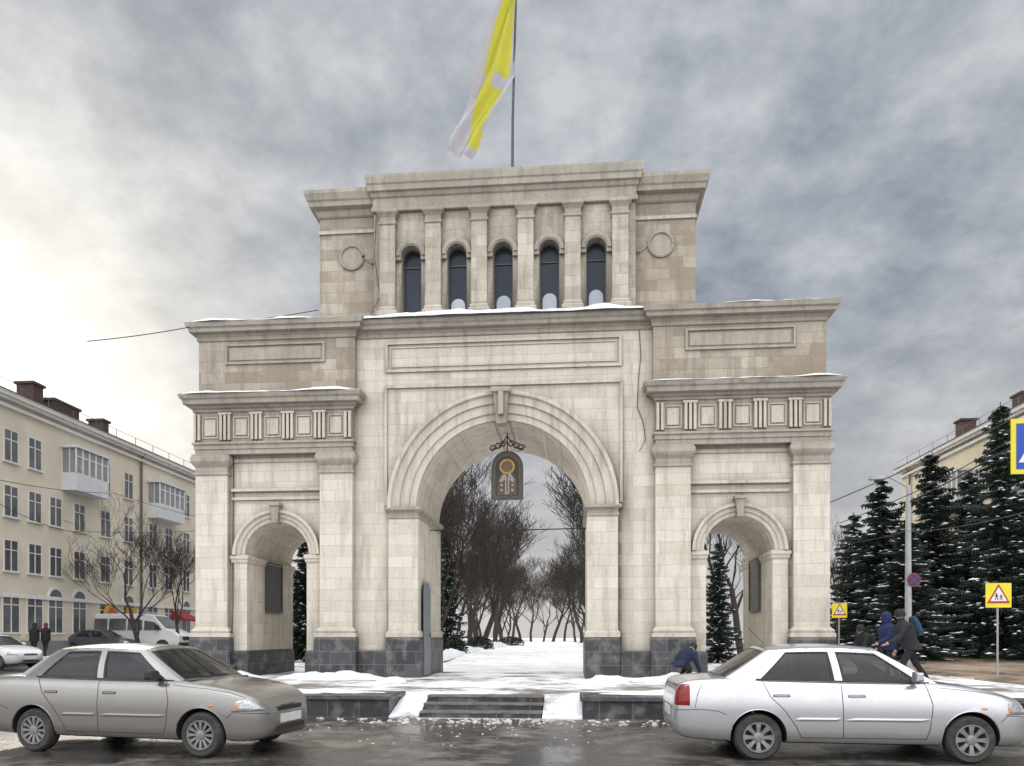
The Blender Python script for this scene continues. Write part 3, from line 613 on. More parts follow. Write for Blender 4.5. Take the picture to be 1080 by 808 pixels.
    for s in (-1,1):
        for L_ in ([(1.97,.955),(1.98,.6),(1.985,.29)],[(2.93,.945),(3.0,.7),(2.97,.42),(2.93,.29)],[(1.05,.97),(1.14,.78),(1.3,.62),(1.44,.42),(1.5,.29),(2.93,.29)]):
            sline(MB(),L_,.0045,s).build('door_gap',BLACK,T)
        for L_ in ([(.02,.60),(.3,.62),(.52,.60),(.62,.56)],[(4.2,.54),(4.0,.56),(3.86,.57),(3.78,.5)],[(.25,.64),(.28,.8),(.34,.94)],[(3.05,.9),(3.5,.855),(3.8,.81),(3.98,.745)]):
            sline(MB(),L_,.004,s).build('panel_gap',BLACK,T)
        for x0,x1 in ((1.42,1.96),(2.0,2.98)):
            patch(x0,x1,lambda x:.49,lambda x:.535,.014,s,8,2).build('side_moulding',strip or pm,T,recalc=False)
        for x in (1.27,2.14):
            y=side_y(x,.80); h=MB(); h.loft([[(x-.09,s*(y-.005),.785),(x-.09,s*(y+.012),.785),(x-.09,s*(y+.012),.81),(x-.09,s*(y-.005),.81)],[(x-.05,s*(y-.005),.78),(x-.05,s*(y+.034),.785),(x-.05,s*(y+.034),.815),(x-.05,s*(y-.005),.82)],[(x+.05,s*(y-.005),.78),(x+.05,s*(y+.034),.785),(x+.05,s*(y+.034),.815),(x+.05,s*(y-.005),.82)],[(x+.09,s*(y-.005),.785),(x+.09,s*(y+.012),.785),(x+.09,s*(y+.012),.81),(x+.09,s*(y-.005),.81)]]); h.build('door_handle',pm,T)
            patch(x-.10,x+.10,lambda x:.776,lambda x:.805,.002,s,4,2).build('handle_recess',BLACK,T,recalc=False)
        mr=MB(); mr.loft([[(2.78,s*.80,.99),(2.86,s*.80,.99),(2.86,s*.80,1.05),(2.78,s*.80,1.05)],[(2.75,s*.84,.965),(2.88,s*.84,.975),(2.87,s*.84,1.08),(2.76,s*.84,1.09)],[(2.75,s*.93,.97),(2.86,s*.93,.98),(2.85,s*.93,1.08),(2.76,s*.93,1.085)],[(2.76,s*.96,.99),(2.83,s*.96,1.0),(2.82,s*.96,1.06),(2.77,s*.96,1.065)]]); mr.box(2.79,2.85,min(s*.73,s*.82),max(s*.73,s*.82),.975,1.01)
        mr.build('wing_mirror',BLACK if dark_mirror else pm,T)
        patch(3.88,4.185,lambda x:.59,lambda x:min(.59+.13*(1-((4.02-x)/.3)**2*.35) ,interp(ZT,x)-.035),.008,s,12,5).build('headlight',LAMP,T,recalc=False)
        patch(3.88,3.93,lambda x:.60,lambda x:.68,.012,s,3,3).build('indicator',AMB,T,recalc=False)
        patch(3.84,4.19,lambda x:.578,lambda x:.588,.006,s,10,1).build('lamp_gap',BLACK,T,recalc=False)
        patch(.006,.19,lambda x:.66,lambda x:min(.92,interp(ZT,x)-.02),.01,s,12,5).build('tail_light',RED,T,recalc=False)
        patch(3.55,3.62,lambda x:.64,lambda x:.665,.01,s,3,2).build('side_repeater',AMB,T,recalc=False)
        for wx in (1.0,3.44): wheel_parts(T,wx,s*.725,s,nsp=nsp)
    m=MB(); m.box(4.12,4.215,-.30,.30,.555,.61)
    m.build('grille',BLACK,T); MB().tube([(4.16,-.30,.62),(4.205,0,.63),(4.16,.30,.62)],.008,6).build('grille_trim',CHROME,T)
    MB().box(4.16,4.226,-.36,.36,.30,.37).build('air_intake',BLACK,T)
    MB().box(4.2,4.236,-.26,.26,.40,.51).build('number_plate',PLATE,T); MB().box(-.012,.02,-.26,.26,.50,.61).build('number_plate',PLATE,T)
    m=MB(); m.tube([(3.1,-.5,.97),(3.2,-.1,.985),(3.12,.3,.99)],.006,5); m.build('wiper',BLACK,T)
    m=MB(); m.tube([(1.25,0,1.41),(1.05,0,1.62)],.004,5); m.build('aerial',BLACK,T)
    return T
P1=paint('silver_grey_paint',(.30,.29,.275),top=.85); P2=paint('light_silver_paint',(.58,.59,.61)); P3=paint('white_paint',(.7,.7,.7),.0); P4=paint('dark_paint',(.05,.055,.07),.2)
RG='sedans parked along the road'
make_car('silver grey sedan parked at the left with dark mirror, its front toward the arch centre',(-7.93,10.03,0),R(-7),P1,RG,12,True)
make_car('clean light silver sedan parked at the right, red tail light toward the arch centre',(1.24,10.0,0),R(-1),P2,RG,8,False)
make_car('white car far left, only its front end in the picture',(at(16,700,27.5).x-4.1,29.2,.04+terr(29)),R(-12),P3,None,8,False)
make_car('dark car farther back between the white car and the minibus',(at(82,672,40).x-1.5,41,terr(41)),R(4),P4,None,8,False)
def van():
    T=thing('minibus','white passenger minibus parked in front of the left apartment building','minibus',(at(152,672,44).x-2.9,43.5,terr(43)),R(3))
    prof=[(0,.45),(0,1.0),(.06,2.0),(.25,2.25),(.7,2.34),(3.8,2.34),(4.15,2.25),(4.9,1.45),(5.55,1.2),(5.75,1.0),(5.8,.5),(5.7,.35),(.1,.35)]
    W=.98
    m=MB(); cx,cz=2.9,1.2
    rr=[]
    for y,sc,tp in ((-W,.955,0),(-W*.93,1,0),(W*.93,1,0),(W,.955,0)):
        rr.append([(cx+(x-cx)*(1-(1-sc)*.5),y*(1-.10*sm(1.2,2.34,z)),cz+(z-cz)*sc) for x,z in prof])
    m.loft(rr); m.build('body',P3,T,smooth=30)
    for s in (-1,1):
        yy=lambda z:s*(W*(1-.10*sm(1.2,2.34,z))+.006)
        for x0,x1,x2,x3 in ((.3,1.35,.35,1.35),(1.45,2.5,1.45,2.5),(2.6,3.5,2.6,3.5),(3.62,4.75,3.62,4.05)):
            m=MB(); m.add([(x0,yy(1.35),1.35),(x1,yy(1.35),1.35),(x3,yy(2.05),2.05),(x2,yy(2.05),2.05)],[(0,1,2,3)]); m.build('side_window',WGLASS,T,recalc=False)
        for wx in (1.2,4.75):
            m=MB(); m.lathe([(.42,W-.02),(.42,W+.004)],28,'y',(wx,0,.36)) if s>0 else m.lathe([(.42,-W+.02),(.42,-W-.004)],28,'y',(wx,0,.36)); m.build('wheel_well',BLACK,T)
            wheel_parts(T,wx,s*(W-.06),s,r=.34)
        MB().loft([[(5.45,s*.6,.9),(5.78,s*.6,.9),(5.6,s*.6,1.15)],[(5.3,s*.93,.9),(5.7,s*.93,.9),(5.5,s*.93,1.15)]]).build('headlight',LAMP,T)
        MB().box(4.4,4.55,min(s*1.0,s*1.2),max(s*1.0,s*1.2),1.35,1.65).build('wing_mirror',BLACK,T)
    m=MB(); m.add([(4.22,-.78,2.2),(4.22,.78,2.2),(4.93,.86,1.5),(4.93,-.86,1.5)],[(0,1,2,3)]); m.build('windscreen',WGLASS,T,recalc=False)
    MB().box(5.74,5.83,-.5,.5,.75,.95).build('grille',BLACK,T); MB().box(5.6,5.86,-.95,.95,.38,.6).build('bumper',BLACK,T)
van()
# ---------------------------------------------------------------- people
COATS={}
def cm(name,c):
    if name not in COATS: COATS[name]=mk(name,c,tuple(x*.55 for x in c),7,.85,.3,bscale=25)
    return COATS[name]
SKIN=mk('skin',(.45,.27,.19),(.4,.23,.16),9,.6)
def person(label,loc,rz,lean=0.,thigh=(10,-10),shin=(0,0),arm=(10,-10),fore=(20,20),jacket=('navy_coat',(.02,.03,.07)),pants=('black_trousers',(.015,.015,.018)),hat=('black_hat',(.02,.02,.02)),hood=False,h=1.0,neckup=0,fat=1.0):
    T=thing('person',label,'person',loc,rz)
    V=[];Rr=[];E=[];EM=[]
    def v(p,r): V.append(Vector(p)); Rr.append(r); return len(V)-1
    def e(a,b,m): E.append((a,b)); EM.append(m)
    L=R(lean); up=Vector((math.sin(L),0,math.cos(L)))
    def leg(sy,th,sh):
        hp=Vector((0,sy*.09,-.04)); k=hp+Vector((math.sin(R(th)),0,-math.cos(R(th))))*.42; an=k+Vector((math.sin(R(sh)),0,-math.cos(R(sh))))*.41
        to=an+Vector((.13,sy*.02,-.03)); he=an+Vector((-.04,0,-.03)); return hp,k,an,to,he
    lg=[leg(1,thigh[0],shin[0]),leg(-1,thigh[1],shin[1])]
    low=min(p.z for l in lg for p in l)-.045; base=Vector((0,0,-low))
    pel=v(base,.15*fat)
    a=v(base+up*.17,.15*fat); b=v(base+up*.33,.165*fat); c=v(base+up*.47,.14*fat)
    e(pel,a,0);e(a,b,0);e(b,c,0)
    up2=Vector((math.sin(L*.5-R(neckup)),0,math.cos(L*.5-R(neckup)))); nk=v(V[c]+up2*.08,.06); hd=v(V[nk]+up2*.09+Vector((.01,0,0)),.088); ht=v(V[hd]+up2*.11,.085); e(c,nk,0);e(nk,hd,2);e(hd,ht,2)
    fwd=Vector((up2.z,0,-up2.x))
    for l in lg:
        i0=v(base+l[0],.105); i1=v(base+l[1],.075); i2=v(base+l[2],.052); i3=v(base+l[3],.04); e(pel,i0,1);e(i0,i1,1);e(i1,i2,1);e(i2,i3,3)
    hands=[]
    for sy,ar,fo in ((1,arm[0],fore[0]),(-1,arm[1],fore[1])):
        sh=v(V[c]+Vector((0,sy*.17,-.03)),.085); d=Vector((math.sin(R(ar)),sy*.12,-math.cos(R(ar)))); el=v(V[sh]+d*.29,.068); d2=Vector((math.sin(R(ar+fo)),0,-math.cos(R(ar+fo)))); wr=v(V[el]+d2*.25,.05); pm=v(V[wr]+d2*.08,.032)
        e(c,sh,0);e(sh,el,0);e(el,wr,0);e(wr,pm,2); hands.append((V[pm].copy(),d2,sy))
    me=bpy.data.meshes.new('sk'); me.from_pydata(V,E,[]); o=bpy.data.objects.new('sk',me); COL.objects.link(o)
    o.modifiers.new('s','SKIN')
    for i,sv in enumerate(me.skin_vertices[0].data): sv.radius=(Rr[i],Rr[i]*(1.25 if i in (pel,a,b,c) else 1)); sv.use_root=(i==0)
    ss=o.modifiers.new('u','SUBSURF'); ss.levels=2; ss.render_levels=2
    dg=bpy.context.evaluated_depsgraph_get(); m2=bpy.data.meshes.new_from_object(o.evaluated_get(dg)); bpy.data.objects.remove(o)
    m2.materials.clear()
    for mt in (cm(*jacket),cm(*pants),SKIN,cm('black_shoes',(.012,.012,.012))): m2.materials.append(mt)
    for p in m2.polygons:
        best=9;bi=0
        for (x,y),mm in zip(E,EM):
            A_,B_=V[x],V[y]; d=B_-A_; q=max(0,min(1,(p.center-A_).dot(d)/d.length_squared)); rr=Rr[x]*(1-q)+Rr[y]*q; dd=(p.center-(A_+d*q)).length-rr
            if dd<best: best=dd;bi=mm
        p.material_index=bi; p.use_smooth=True
    bm=bmesh.new(); bm.from_mesh(m2)
    def addtube(pts,rads,mi):
        tb=MB(); tb.tube(pts,rads,6); vv=[bm.verts.new(p) for p in tb.v]
        for f in tb.f:
            ff=bm.faces.new([vv[i] for i in f]); ff.material_index=mi; ff.smooth=True
    for pm,d2,sy in hands:
        for k,ln in enumerate((.07,.08,.075,.06)):
            off=Vector((.025-.017*k,0,0)); addtube([pm+off,pm+off+d2*ln*.5,pm+off+d2*ln+Vector((0,-sy*.02,0))],[.010,.009,.006],2)
        addtube([pm+Vector((.02,0,0))-d2*.03,pm+Vector((.05,0,0))+d2*.02],[.012,.008],2)
    H=V[hd].lerp(V[ht],.4); addtube([H+fwd*.08,H+fwd*.115-up2*.015],[.018,.010],2)
    bm.to_mesh(m2); bm.free()
    bo=bpy.data.objects.new('body',m2); COL.objects.link(bo); bo.parent=T
    mb=MB(); ax=up2; sd=Vector((0,1,0)); rings=[]
    for k,(q,rr) in enumerate(((-.02,.108),(.04,.114),(.09,.108),(.13,.08),(.155,.03)) if not hood else ((-.12,.11),(-.04,.13),(.04,.13),(.10,.115),(.14,.08),(.165,.02))):
        ctr=V[hd]+ax*(q+.02)-fwd*(.012 if not hood else .03)
        rings.append([ctr+(fwd*math.cos(2*PI*j/14)+sd*math.sin(2*PI*j/14)*.92)*rr for j in range(14)])
    mb.loft(rings); mb.build('hood' if hood else 'hat',cm(*(jacket if hood else hat)),T,smooth=60)
    mb=MB(); rings=[]
    for q,rr in ((-.12,.19*fat),(0,.18*fat),(.12,.175*fat)):
        ctr=base+up*q; rings.append([ctr+Vector((math.cos(2*PI*j/16)*rr*.85,math.sin(2*PI*j/16)*rr,0)) for j in range(16)])
    mb.loft(rings,True); mb.build('jacket_hem',cm(*jacket),T,smooth=60)
    T.scale=(h,h,h); return T,V[b],up,fwd
q=at(716,715,18.6); person('person in a navy jacket crouching beside the granite plinth of the right pier',(q.x,18.6,.36),R(40),lean=55,thigh=(84,66),shin=(-42,-50),arm=(30,20),fore=(15,10),jacket=('navy_jacket',(.010,.018,.055)),neckup=-22,h=.92,fat=1.2)
q=at(960,716,18.2); pa=person('person in a dark jacket with a backpack, striding left past the arch end',(q.x,18.2,.36),R(180),lean=22,thigh=(28,-22),shin=(-2,-38),arm=(28,-10),fore=(35,30),jacket=('dark_jacket',(.02,.02,.028)),h=1.08,fat=1.25)
mb=MB(); cx_=Vector((q.x,18.2,.36)); bp=pa[1]; upv=pa[2]; back=Vector((-upv.z,0,upv.x))
rings=[]
for s_,w,d_ in ((-.22,.10,.05),(-.2,.145,.09),(0,.15,.10),(.17,.14,.08),(.22,.10,.04)):
    c_=bp+upv*(s_)+back*(.26); rings.append([c_+Vector((0,math.sin(2*PI*j/12+.3)*w,0))+back*math.cos(2*PI*j/12+.3)*d_ for j in range(12)])
mb.loft(rings); bk=mb.build('backpack',cm('blue_nylon',(.02,.05,.11)),None,smooth=50); bk.location=cx_; bk.rotation_euler=(0,0,PI); bk.scale=(1.08,)*3; tag(bk,'blue backpack on the back of the striding person in a dark jacket','backpack')
q=at(939,716,19.2); person('person in a dark blue hooded jacket walking behind the one with the backpack',(q.x,19.2,.36),R(185),lean=12,thigh=(15,-15),shin=(0,-20),arm=(15,0),fore=(50,30),jacket=('blue_jacket',(.014,.022,.095)),hood=True,h=1.02,fat=1.3)
q=at(921,716,19.8); person('person in black bending low at the left of the blue hooded jacket',(q.x,19.8,.36),R(200),lean=45,thigh=(35,10),shin=(-25,-30),arm=(30,20),fore=(20,20),jacket=('black_coat',(.015,.015,.018)),h=.95,fat=1.2)
q=at(36,690,35); person('left one of two distant people in dark coats walking near the apartment building',(q.x,35,terr(35)+.12),R(100),lean=3,thigh=(16,-16),shin=(6,-30),jacket=('black_coat',(.015,.015,.018)),h=1.0,fat=1.2)
q=at(48,690,35.3); person('right one of two distant people in dark coats, with a reddish hat',(q.x,35.3,terr(35)+.12),R(95),lean=3,thigh=(12,-14),shin=(2,-24),jacket=('black_coat',(.015,.015,.018)),hat=('reddish_hat',(.25,.04,.03)),h=1.0,fat=1.2)
# ---------------------------------------------------------------- buildings
CREAM=mk('cream_render',(.66,.595,.48),(.54,.48,.38),.6,.9,.2,bscale=9); WHT=mk('white_trim',(.68,.66,.62),(.55,.53,.50),2,.8); ROOF=mk('grey_roof_sheet',(.12,.115,.115),(.22,.21,.21),1,.6); BRK=mk('dark_chimney_brick',(.08,.045,.038),(.05,.035,.03),4,.9); BLUEW=mk('white_balcony_panels',(.60,.61,.62),(.50,.51,.52),2,.6)
YCRM=mk('yellow_cream_render',(.60,.53,.39),(.50,.44,.32),.6,.9,.2,bscale=9)
PIPE=mk('brown_pipe',(.12,.10,.09),(.08,.07,.06),3,.6)
def building(label,X,Y0,Y1,fx,H,wys,rows,bays,wallm,chim,gz):
    T=thing('apartment_building',label,'apartment building',(X,Y0,gz))
    L=Y1-Y0; D=12
    def b3(mb,d0,d1,y0,y1,z0,z1):
        a,b=sorted((fx*d0,fx*d1)); return mb.box(a,b,y0,y1,z0,z1)
    b3(MB(),-D,0,0,L,-.5,H-gz).build('wall',wallm,T)
    m=MB(); b3(m,0,.08,0,L,-.5,.7);m.build('plinth_course',ROOF,T)
    m=MB(); b3(m,-.02,.12,-.02,L,3.55-gz,3.75-gz); m.build('string_course',WHT,T)
    m=MB(); b3(m,0,.22,-.1,L+.1,H-gz-.75,H-gz-.6); m.build('cornice_band',WHT,T)
    m=MB(); b3(m,0,.5,-.3,L+.3,H-gz-.25,H-gz+.0); b3(m,0,.35,-.2,L+.2,H-gz-.4,H-gz-.25); m.build('cornice',WHT,T)
    m=MB(); a=fx*.6; bb=-fx*D; mid=-fx*D/2
    m.loft([[(a,-.4,H-gz),(bb,-.4,H-gz),(mid,1.5,H-gz+2.2)],[(a,L+.4,H-gz),(bb,L+.4,H-gz),(mid,L-1.5,H-gz+2.2)]]); r=m.build('roof',ROOF,T)
    for cy,ch,cw in chim:
        m=MB(); b3(m,-2.4,-1.4,cy-Y0,cy-Y0+cw,H-gz,H-gz+ch); b3(m,-2.5,-1.3,cy-Y0-.1,cy-Y0+cw+.1,H-gz+ch,H-gz+ch+.14); m.build('chimney',BRK,r)
    m=MB()
    for k in range(int(L/2)): b3(m,.48,.5,2*k,2*k+.04,H-gz,H-gz+.5)
    b3(m,.48,.5,0,L,H-gz+.48,H-gz+.5); m.build('roof_railing',PIPE,r)
    nmax=0
    for wy in wys:
        for ri,(zc,hh,ww) in enumerate(rows):
            if any(b0-.7<wy<b1+.7 for b0,b1,zz in bays if abs(zz-zc)<1.5): continue
            nmax+=1
            if nmax>95: break
            y=wy-Y0; z0=zc-hh/2-gz; z1=zc+hh/2-gz
            m=MB(); w=.05
            arched=(ri==len(rows)-1 and (int(wy*3)%3==0)) or (ri==0 and abs(wy-43.6)<.1)
            for (ya,yb,za,zb_) in ((y-ww/2-w,y+ww/2+w,z1,z1+.07),(y-ww/2-w,y-ww/2,z0,z1),(y+ww/2,y+ww/2+w,z0,z1)): b3(m,0,.05,ya,yb,za,zb_)
            b3(m,0,.04,y-.03,y+.03,z0,z1); b3(m,0,.04,y-ww/2,y+ww/2,z1-.5,z1-.45)
            if arched:
                n=10; rg=[]
                for k in range(n+1):
                    a=PI*k/n; rg.append([(fx*d,y+rr*math.cos(a),z1+rr*math.sin(a)) for rr,d in ((ww/2-.02,.0),(ww/2-.02,.07),(ww/2+.12,.07),(ww/2+.12,.0))])
                m.loft(rg)
            wn=m.build('window',WHT,T)
            g_=MB(); b3(g_,.004,.02,y-ww/2,y+ww/2,z0,z1)
            if arched: g_.loft([[(fx*d,y+(ww/2-.02)*math.cos(PI*k/10),z1+(ww/2-.02)*math.sin(PI*k/10)) for k in range(11)] for d in (.004,.03)])
            g_.build('pane',WGLASS,wn)
            g_=MB(); b3(g_,0,.14,y-ww/2-.12,y+ww/2+.12,z0-.09,z0); g_.build('sill',WHT,wn)
    for b0,b1,zz in bays:
        m=MB(); b3(m,0,.9,b0-Y0,b1-Y0,zz-1.35-gz,zz-.35-gz); bw=m.build('bay_balcony',BLUEW,T)
        m=MB(); b3(m,0,1.0,b0-Y0-.1,b1-Y0+.1,zz+1.05-gz,zz+1.2-gz); m.build('bay_roof',BLUEW,bw)
        m=MB(); b3(m,0,.86,b0-Y0+.03,b1-Y0-.03,zz-.35-gz,zz+1.05-gz); m.build('bay_glazing',BGLASS,bw)
        m=MB(); n=5
        for k in range(n+1):
            yy=b0-Y0+(b1-b0)*k/n; b3(m,.86,.9,yy-.06,yy+.06,zz-.35-gz,zz+1.05-gz)
        b3(m,.87,.895,b0-Y0,b1-Y0,zz+.55-gz,zz+.62-gz)
        for d in (.0,.45,.86):
            b3(m,d,d+.05,b0-Y0,b0-Y0+.05,zz-.35-gz,zz+1.05-gz)
        m.build('bay_frame',WHT,bw)
    for py in (47.3,58.5,36 if fx<0 else 31):
        if Y0<py<Y1:
            m=MB(); m.tube([(fx*.12,py-Y0,-.3),(fx*.12,py-Y0,H-gz-.6),(fx*.4,py-Y0,H-gz-.2)],.07,6); m.build('drainpipe',PIPE,T)
    return T
rows=[(11.35,1.6,.9),(8.5,1.55,.9),(5.7,1.55,.9),(2.7,1.9,1.1)]
LB=building('cream four storey apartment building with dark chimneys and glazed balconies at the left',-29,22,74,1,14,[24,26,28,30,32,33.9,35.9,37.6,39.2,41.2,43.6,46,48.8,50.8,53.2,55.6,58,60.4,62.8,65.2,67.6,70],rows,[(39.7,42.6,11.2),(48.2,51.4,11.0)],CREAM,[(39.3,1.8,.8),(41.0,1.4,2.2),(45.5,1.5,.6),(60,1.2,1)],terr(45))
YSG=mk('yellow_sign',(.55,.33,.06),(.45,.22,.03),2,.5); ORS=mk('orange_red_sign',(.36,.07,.04),(.4,.1,.02),2,.5)
m=MB(); m.loft([[(d,22.0+.7*math.cos(PI*k/12),2.35+.6*math.sin(PI*k/12)) for k in range(13)] for d in (.1,.2)]); s1=m.build('shop_sign',YSG,LB); m=MB(); m.loft([[(d,22.0+.4*math.cos(PI*k/12),2.4+.35*math.sin(PI*k/12)) for k in range(13)] for d in (.2,.23)]); m.build('sign_panel',ORS,s1)
m=MB(); m.box(.1,.22,23.6,24.6,2.4,2.8); m.build('shop_sign',YSG,LB)
m=MB(); m.loft([[(.02,y,2.8),(1.1,y,2.2),(1.1,y,2.05),(.02,y,2.2)] for y in (29.2,31.2)]); m.build('awning',mk('dark_red_awning',(.25,.02,.02),(.2,.02,.02),2,.7),LB)
building('yellowish cream apartment building with balconies half hidden behind the snowy spruces at the right',25.5,30,60,-1,14.6,[31.5,34,36.5,39,41.5,44,46.5,49,51.5,54,57],rows,[(42,45,11.2),(50,53,11.2),(42,45,8.4)],YCRM,[(54,2.0,.8),(47,1.6,1)],terr(45))
# ---------------------------------------------------------------- trees
BARK=mk('dark_bark',(.035,.028,.024),(.065,.054,.045),8,.95,.6); NEED=mk('spruce_needles',(.014,.027,.019),(.035,.052,.034),2.5,.9); TWIG=mk('twigs',(.045,.034,.028),(.025,.02,.018),4,.95)
def bare_tree(seed,H=12,spread=.5,levels=6,trunkh=.26,r0=.17,kids=3,minr=.0095,upb=.08):
    rnd=random.Random(seed); tr=MB(); br=MB()
    def grow(p,d,l,r,lev):
        n=3 if lev<3 else 2; pts=[p]; rr=[r]; q=p.copy(); dd=d.copy()
        for i in range(n):
            dd=(dd+Vector((rnd.gauss(0,.17),rnd.gauss(0,.17),rnd.gauss(upb,.08)))).normalized(); q=q+dd*(l/n); pts.append(q.copy()); rr.append(max(minr*.8,r*(1-.35*(i+1)/n)))
        (tr if lev==0 else br).tube(pts,rr,7 if lev==0 else (5 if lev<3 else 3),cap=False)
        if lev>=levels: return
        k=kids+(rnd.random()<.5)-(1 if lev>=4 and rnd.random()<.3 else 0)
        for i in range(k):
            s=rnd.uniform(.45,1.0) if i>0 else 1.0
            idx=min(n,max(1,int(round(s*n)))); bp=pts[idx]; az=rnd.uniform(0,2*PI); sp=spread*rnd.uniform(.6,1.4)*(.5 if i==0 else 1)
            side=Vector((math.cos(az),math.sin(az),0)); nd=(dd+side*sp*1.4+Vector((0,0,upb*1.5))).normalized()
            grow(bp,nd,l*rnd.uniform(.60,.82),max(minr,rr[idx]*(.74 if i==0 else rnd.uniform(.4,.62))),lev+1)
    grow(Vector((0,0,-.1)),Vector((0,0,1)),H*trunkh,r0,0)
    zm=max(p[2] for p in br.v); f=H/zm
    for mbx in (tr,br): mbx.v=[(p[0]*f,p[1]*f,p[2]*f) for p in mbx.v]
    T=thing('bare_tree','x','tree'); tr.build('trunk',BARK,T,smooth=60,recalc=False); br.build('crown',TWIG,T,recalc=False); return T
def spruce(seed,H=11,Rm=2.6):
    rnd=random.Random(seed); T=thing('spruce_tree','x','tree'); MB().tube([(0,0,-.2),(0,0,H*.6),(0,0,H)],[.2,.11,.02],8).build('trunk',BARK,T,smooth=60)
    lf=MB(); sn=MB(); z=.9
    while z<H-.1:
        k=1-z/H; n=max(3,int(5+9*k)); r=Rm*(k**.72)*rnd.uniform(.6,1.15)+.1
        for i in range(n):
            zz=z+rnd.uniform(-.22,.22); az=rnd.uniform(0,2*PI); l=r*rnd.uniform(.45,1.25); ca,sa=math.cos(az),math.sin(az); m_=max(3,int(l/.17)); dr=rnd.uniform(.15,.6)
            for j in range(m_+1):
                s=(j+.6)/(m_+1); p=Vector((ca*l*s,sa*l*s,zz-dr*l*s+.26*l*s*s)); tl=(.22+.36*(1-s)*min(1,l/1.5))*rnd.uniform(.8,1.3)
                for sd in (-1,1):
                    d=Vector((ca*.7-sd*sa,sa*.7+sd*ca,-.45+rnd.uniform(-.2,.15))).normalized(); e=p+d*tl; w=Vector((ca,sa,0))*.085+Vector((0,0,rnd.uniform(-.05,.05)))
                    lf.add([p-w,p+w,e+w*.4,e-w*.3-Vector((0,0,.05))],[(0,1,2,3)])
                    lf.add([p-w*.7,p+w*.6,e*.5+p*.5+w*.2-Vector((0,0,.30))],[(0,1,2)])
                if rnd.random()<.26 and l>.4:
                    o=Vector((0,0,.04)); w=Vector((-sa,ca,0))*rnd.uniform(.05,.17); f=Vector((ca,sa,-.1))*rnd.uniform(.06,.18); sn.add([p-w-f+o,p+w-f+o,p+w*.8+f+o,p-w*.7+f+o,p+o*2.4],[(0,1,4),(1,2,4),(2,3,4),(3,0,4)])
        z+=.22+.08*k
    lf.build('crown',NEED,T,recalc=False); tag(sn.build('branch_snow',SNOW,T,recalc=False),kind='stuff'); return T
def lx(px,Y): return at(px,600,Y).x
BT=[bare_tree(11,12,.52,trunkh=.26),bare_tree(23,12,.58,trunkh=.24),bare_tree(37,12,.45,trunkh=.28)]
used=[False]*3
def put_bare(i,x,y,H,label,group=None,wd=1.0):
    o=BT[i] if not used[i] else dup(BT[i]); used[i]=True
    sc=H/12*random.uniform(.92,1.08)
    place(o,(x,y,terr(y) if (x<-12.6 or x>10.6) else pz(y)),random.uniform(0,6.28),(sc*wd,sc*wd,sc),label,group)
    if not group and 'group' in o: del o['group']
    return o
put_bare(0,lx(148,41),41,8.8,'bare leafless street tree in front of the left apartment building, left one of two')
put_bare(1,lx(192,43),43,8.0,'bare leafless street tree close to the left edge of the arch, right one of two',wd=.75)
put_bare(2,lx(884,42),42,8.0,'bare leafless tree just right of the arch, before the spruces',wd=.8)
put_bare(2,lx(1004,50),50,9.5,'bare leafless tree rising among the spruces at the right')
put_bare(1,-6.7,34,11,'big bare tree nearest behind the arch on the left of the park path')
put_bare(0,-7.2,39,12,'bare tree second behind the arch on the left of the park path')
AG='bare trees lining the park path'
for k,y in enumerate((44,49,54,60,67,75,84,94,105)):
    put_bare(k%3,-7.3-.02*(y-24)+random.uniform(-.4,.4),y,13.5,'bare dark tree in the row left of the snowy park path',AG+' on the left')
for k,y in enumerate((40,50,60,68,76,85,95,106)):
    put_bare((k+1)%3,2.9-.02*(y-24)+random.uniform(-.3,.4),y+2,13.5,'bare dark tree in the row right of the snowy park path',AG+' on the right')
for k in range(15): put_bare(k%3,-19+2.1*k+random.uniform(-.8,.8),140+random.uniform(-10,14),15,'bare tree closing the far end of the park path','bare trees at the far end of the park path')
for k,(x,y) in enumerate(((-11,42),(-11.5,56),(-10.5,66),(8.0,36),(9,46),(7,60),(-14,48),(-11,80),(-12,92))): put_bare(k%3,x,y,12,'bare tree standing back from the park path among the outer trees','outer bare trees of the park')
SP=[spruce(3,12,2.9),spruce(5,11,3.2)]; us=[False,False]
def put_spruce(i,px,ty,Y,label,wid=1.0):
    x=lx(px,Y); t=Y/(((px-540)/F)*math.sin(A)+math.cos(A)); H=CH+(HZ-ty)*t/F-terr(Y); sc=H/(12 if i==0 else 11)
    o=SP[i] if not us[i] else dup(SP[i]); us[i]=True
    place(o,(x,Y,terr(Y)),random.uniform(0,6),(sc*wid,sc*wid,sc),label); return o
put_spruce(0,983,476,41,'tall pointed dark spruce behind the lamp post, snow on its boughs',1.2)
put_spruce(1,930,506,43,'dark spruce left of the lamp post, next to the bare tree',1.2)
put_spruce(0,1055,424,38,'tallest thin topped spruce behind the children warning sign',.85)
put_spruce(1,1022,500,45,'broad snowy spruce between the two tallest spruces',1.2)
put_spruce(1,1096,480,37,'spruce cut off by the right edge of the picture',1.1)
put_spruce(0,900,540,52,'shorter spruce farthest left of the group right of the arch',1.2)
put_spruce(1,956,550,37,'low spruce at the foot of the lamp post, right of the arch',1.4)
put_spruce(0,757,570,33,'dark spruce seen through the small right arch',.85)
put_spruce(1,322,560,33,'dark spruce seen through the small left arch',1.0)
put_spruce(0,472,530,44,'dark conifer behind the left pier, inside the central arch',.5)
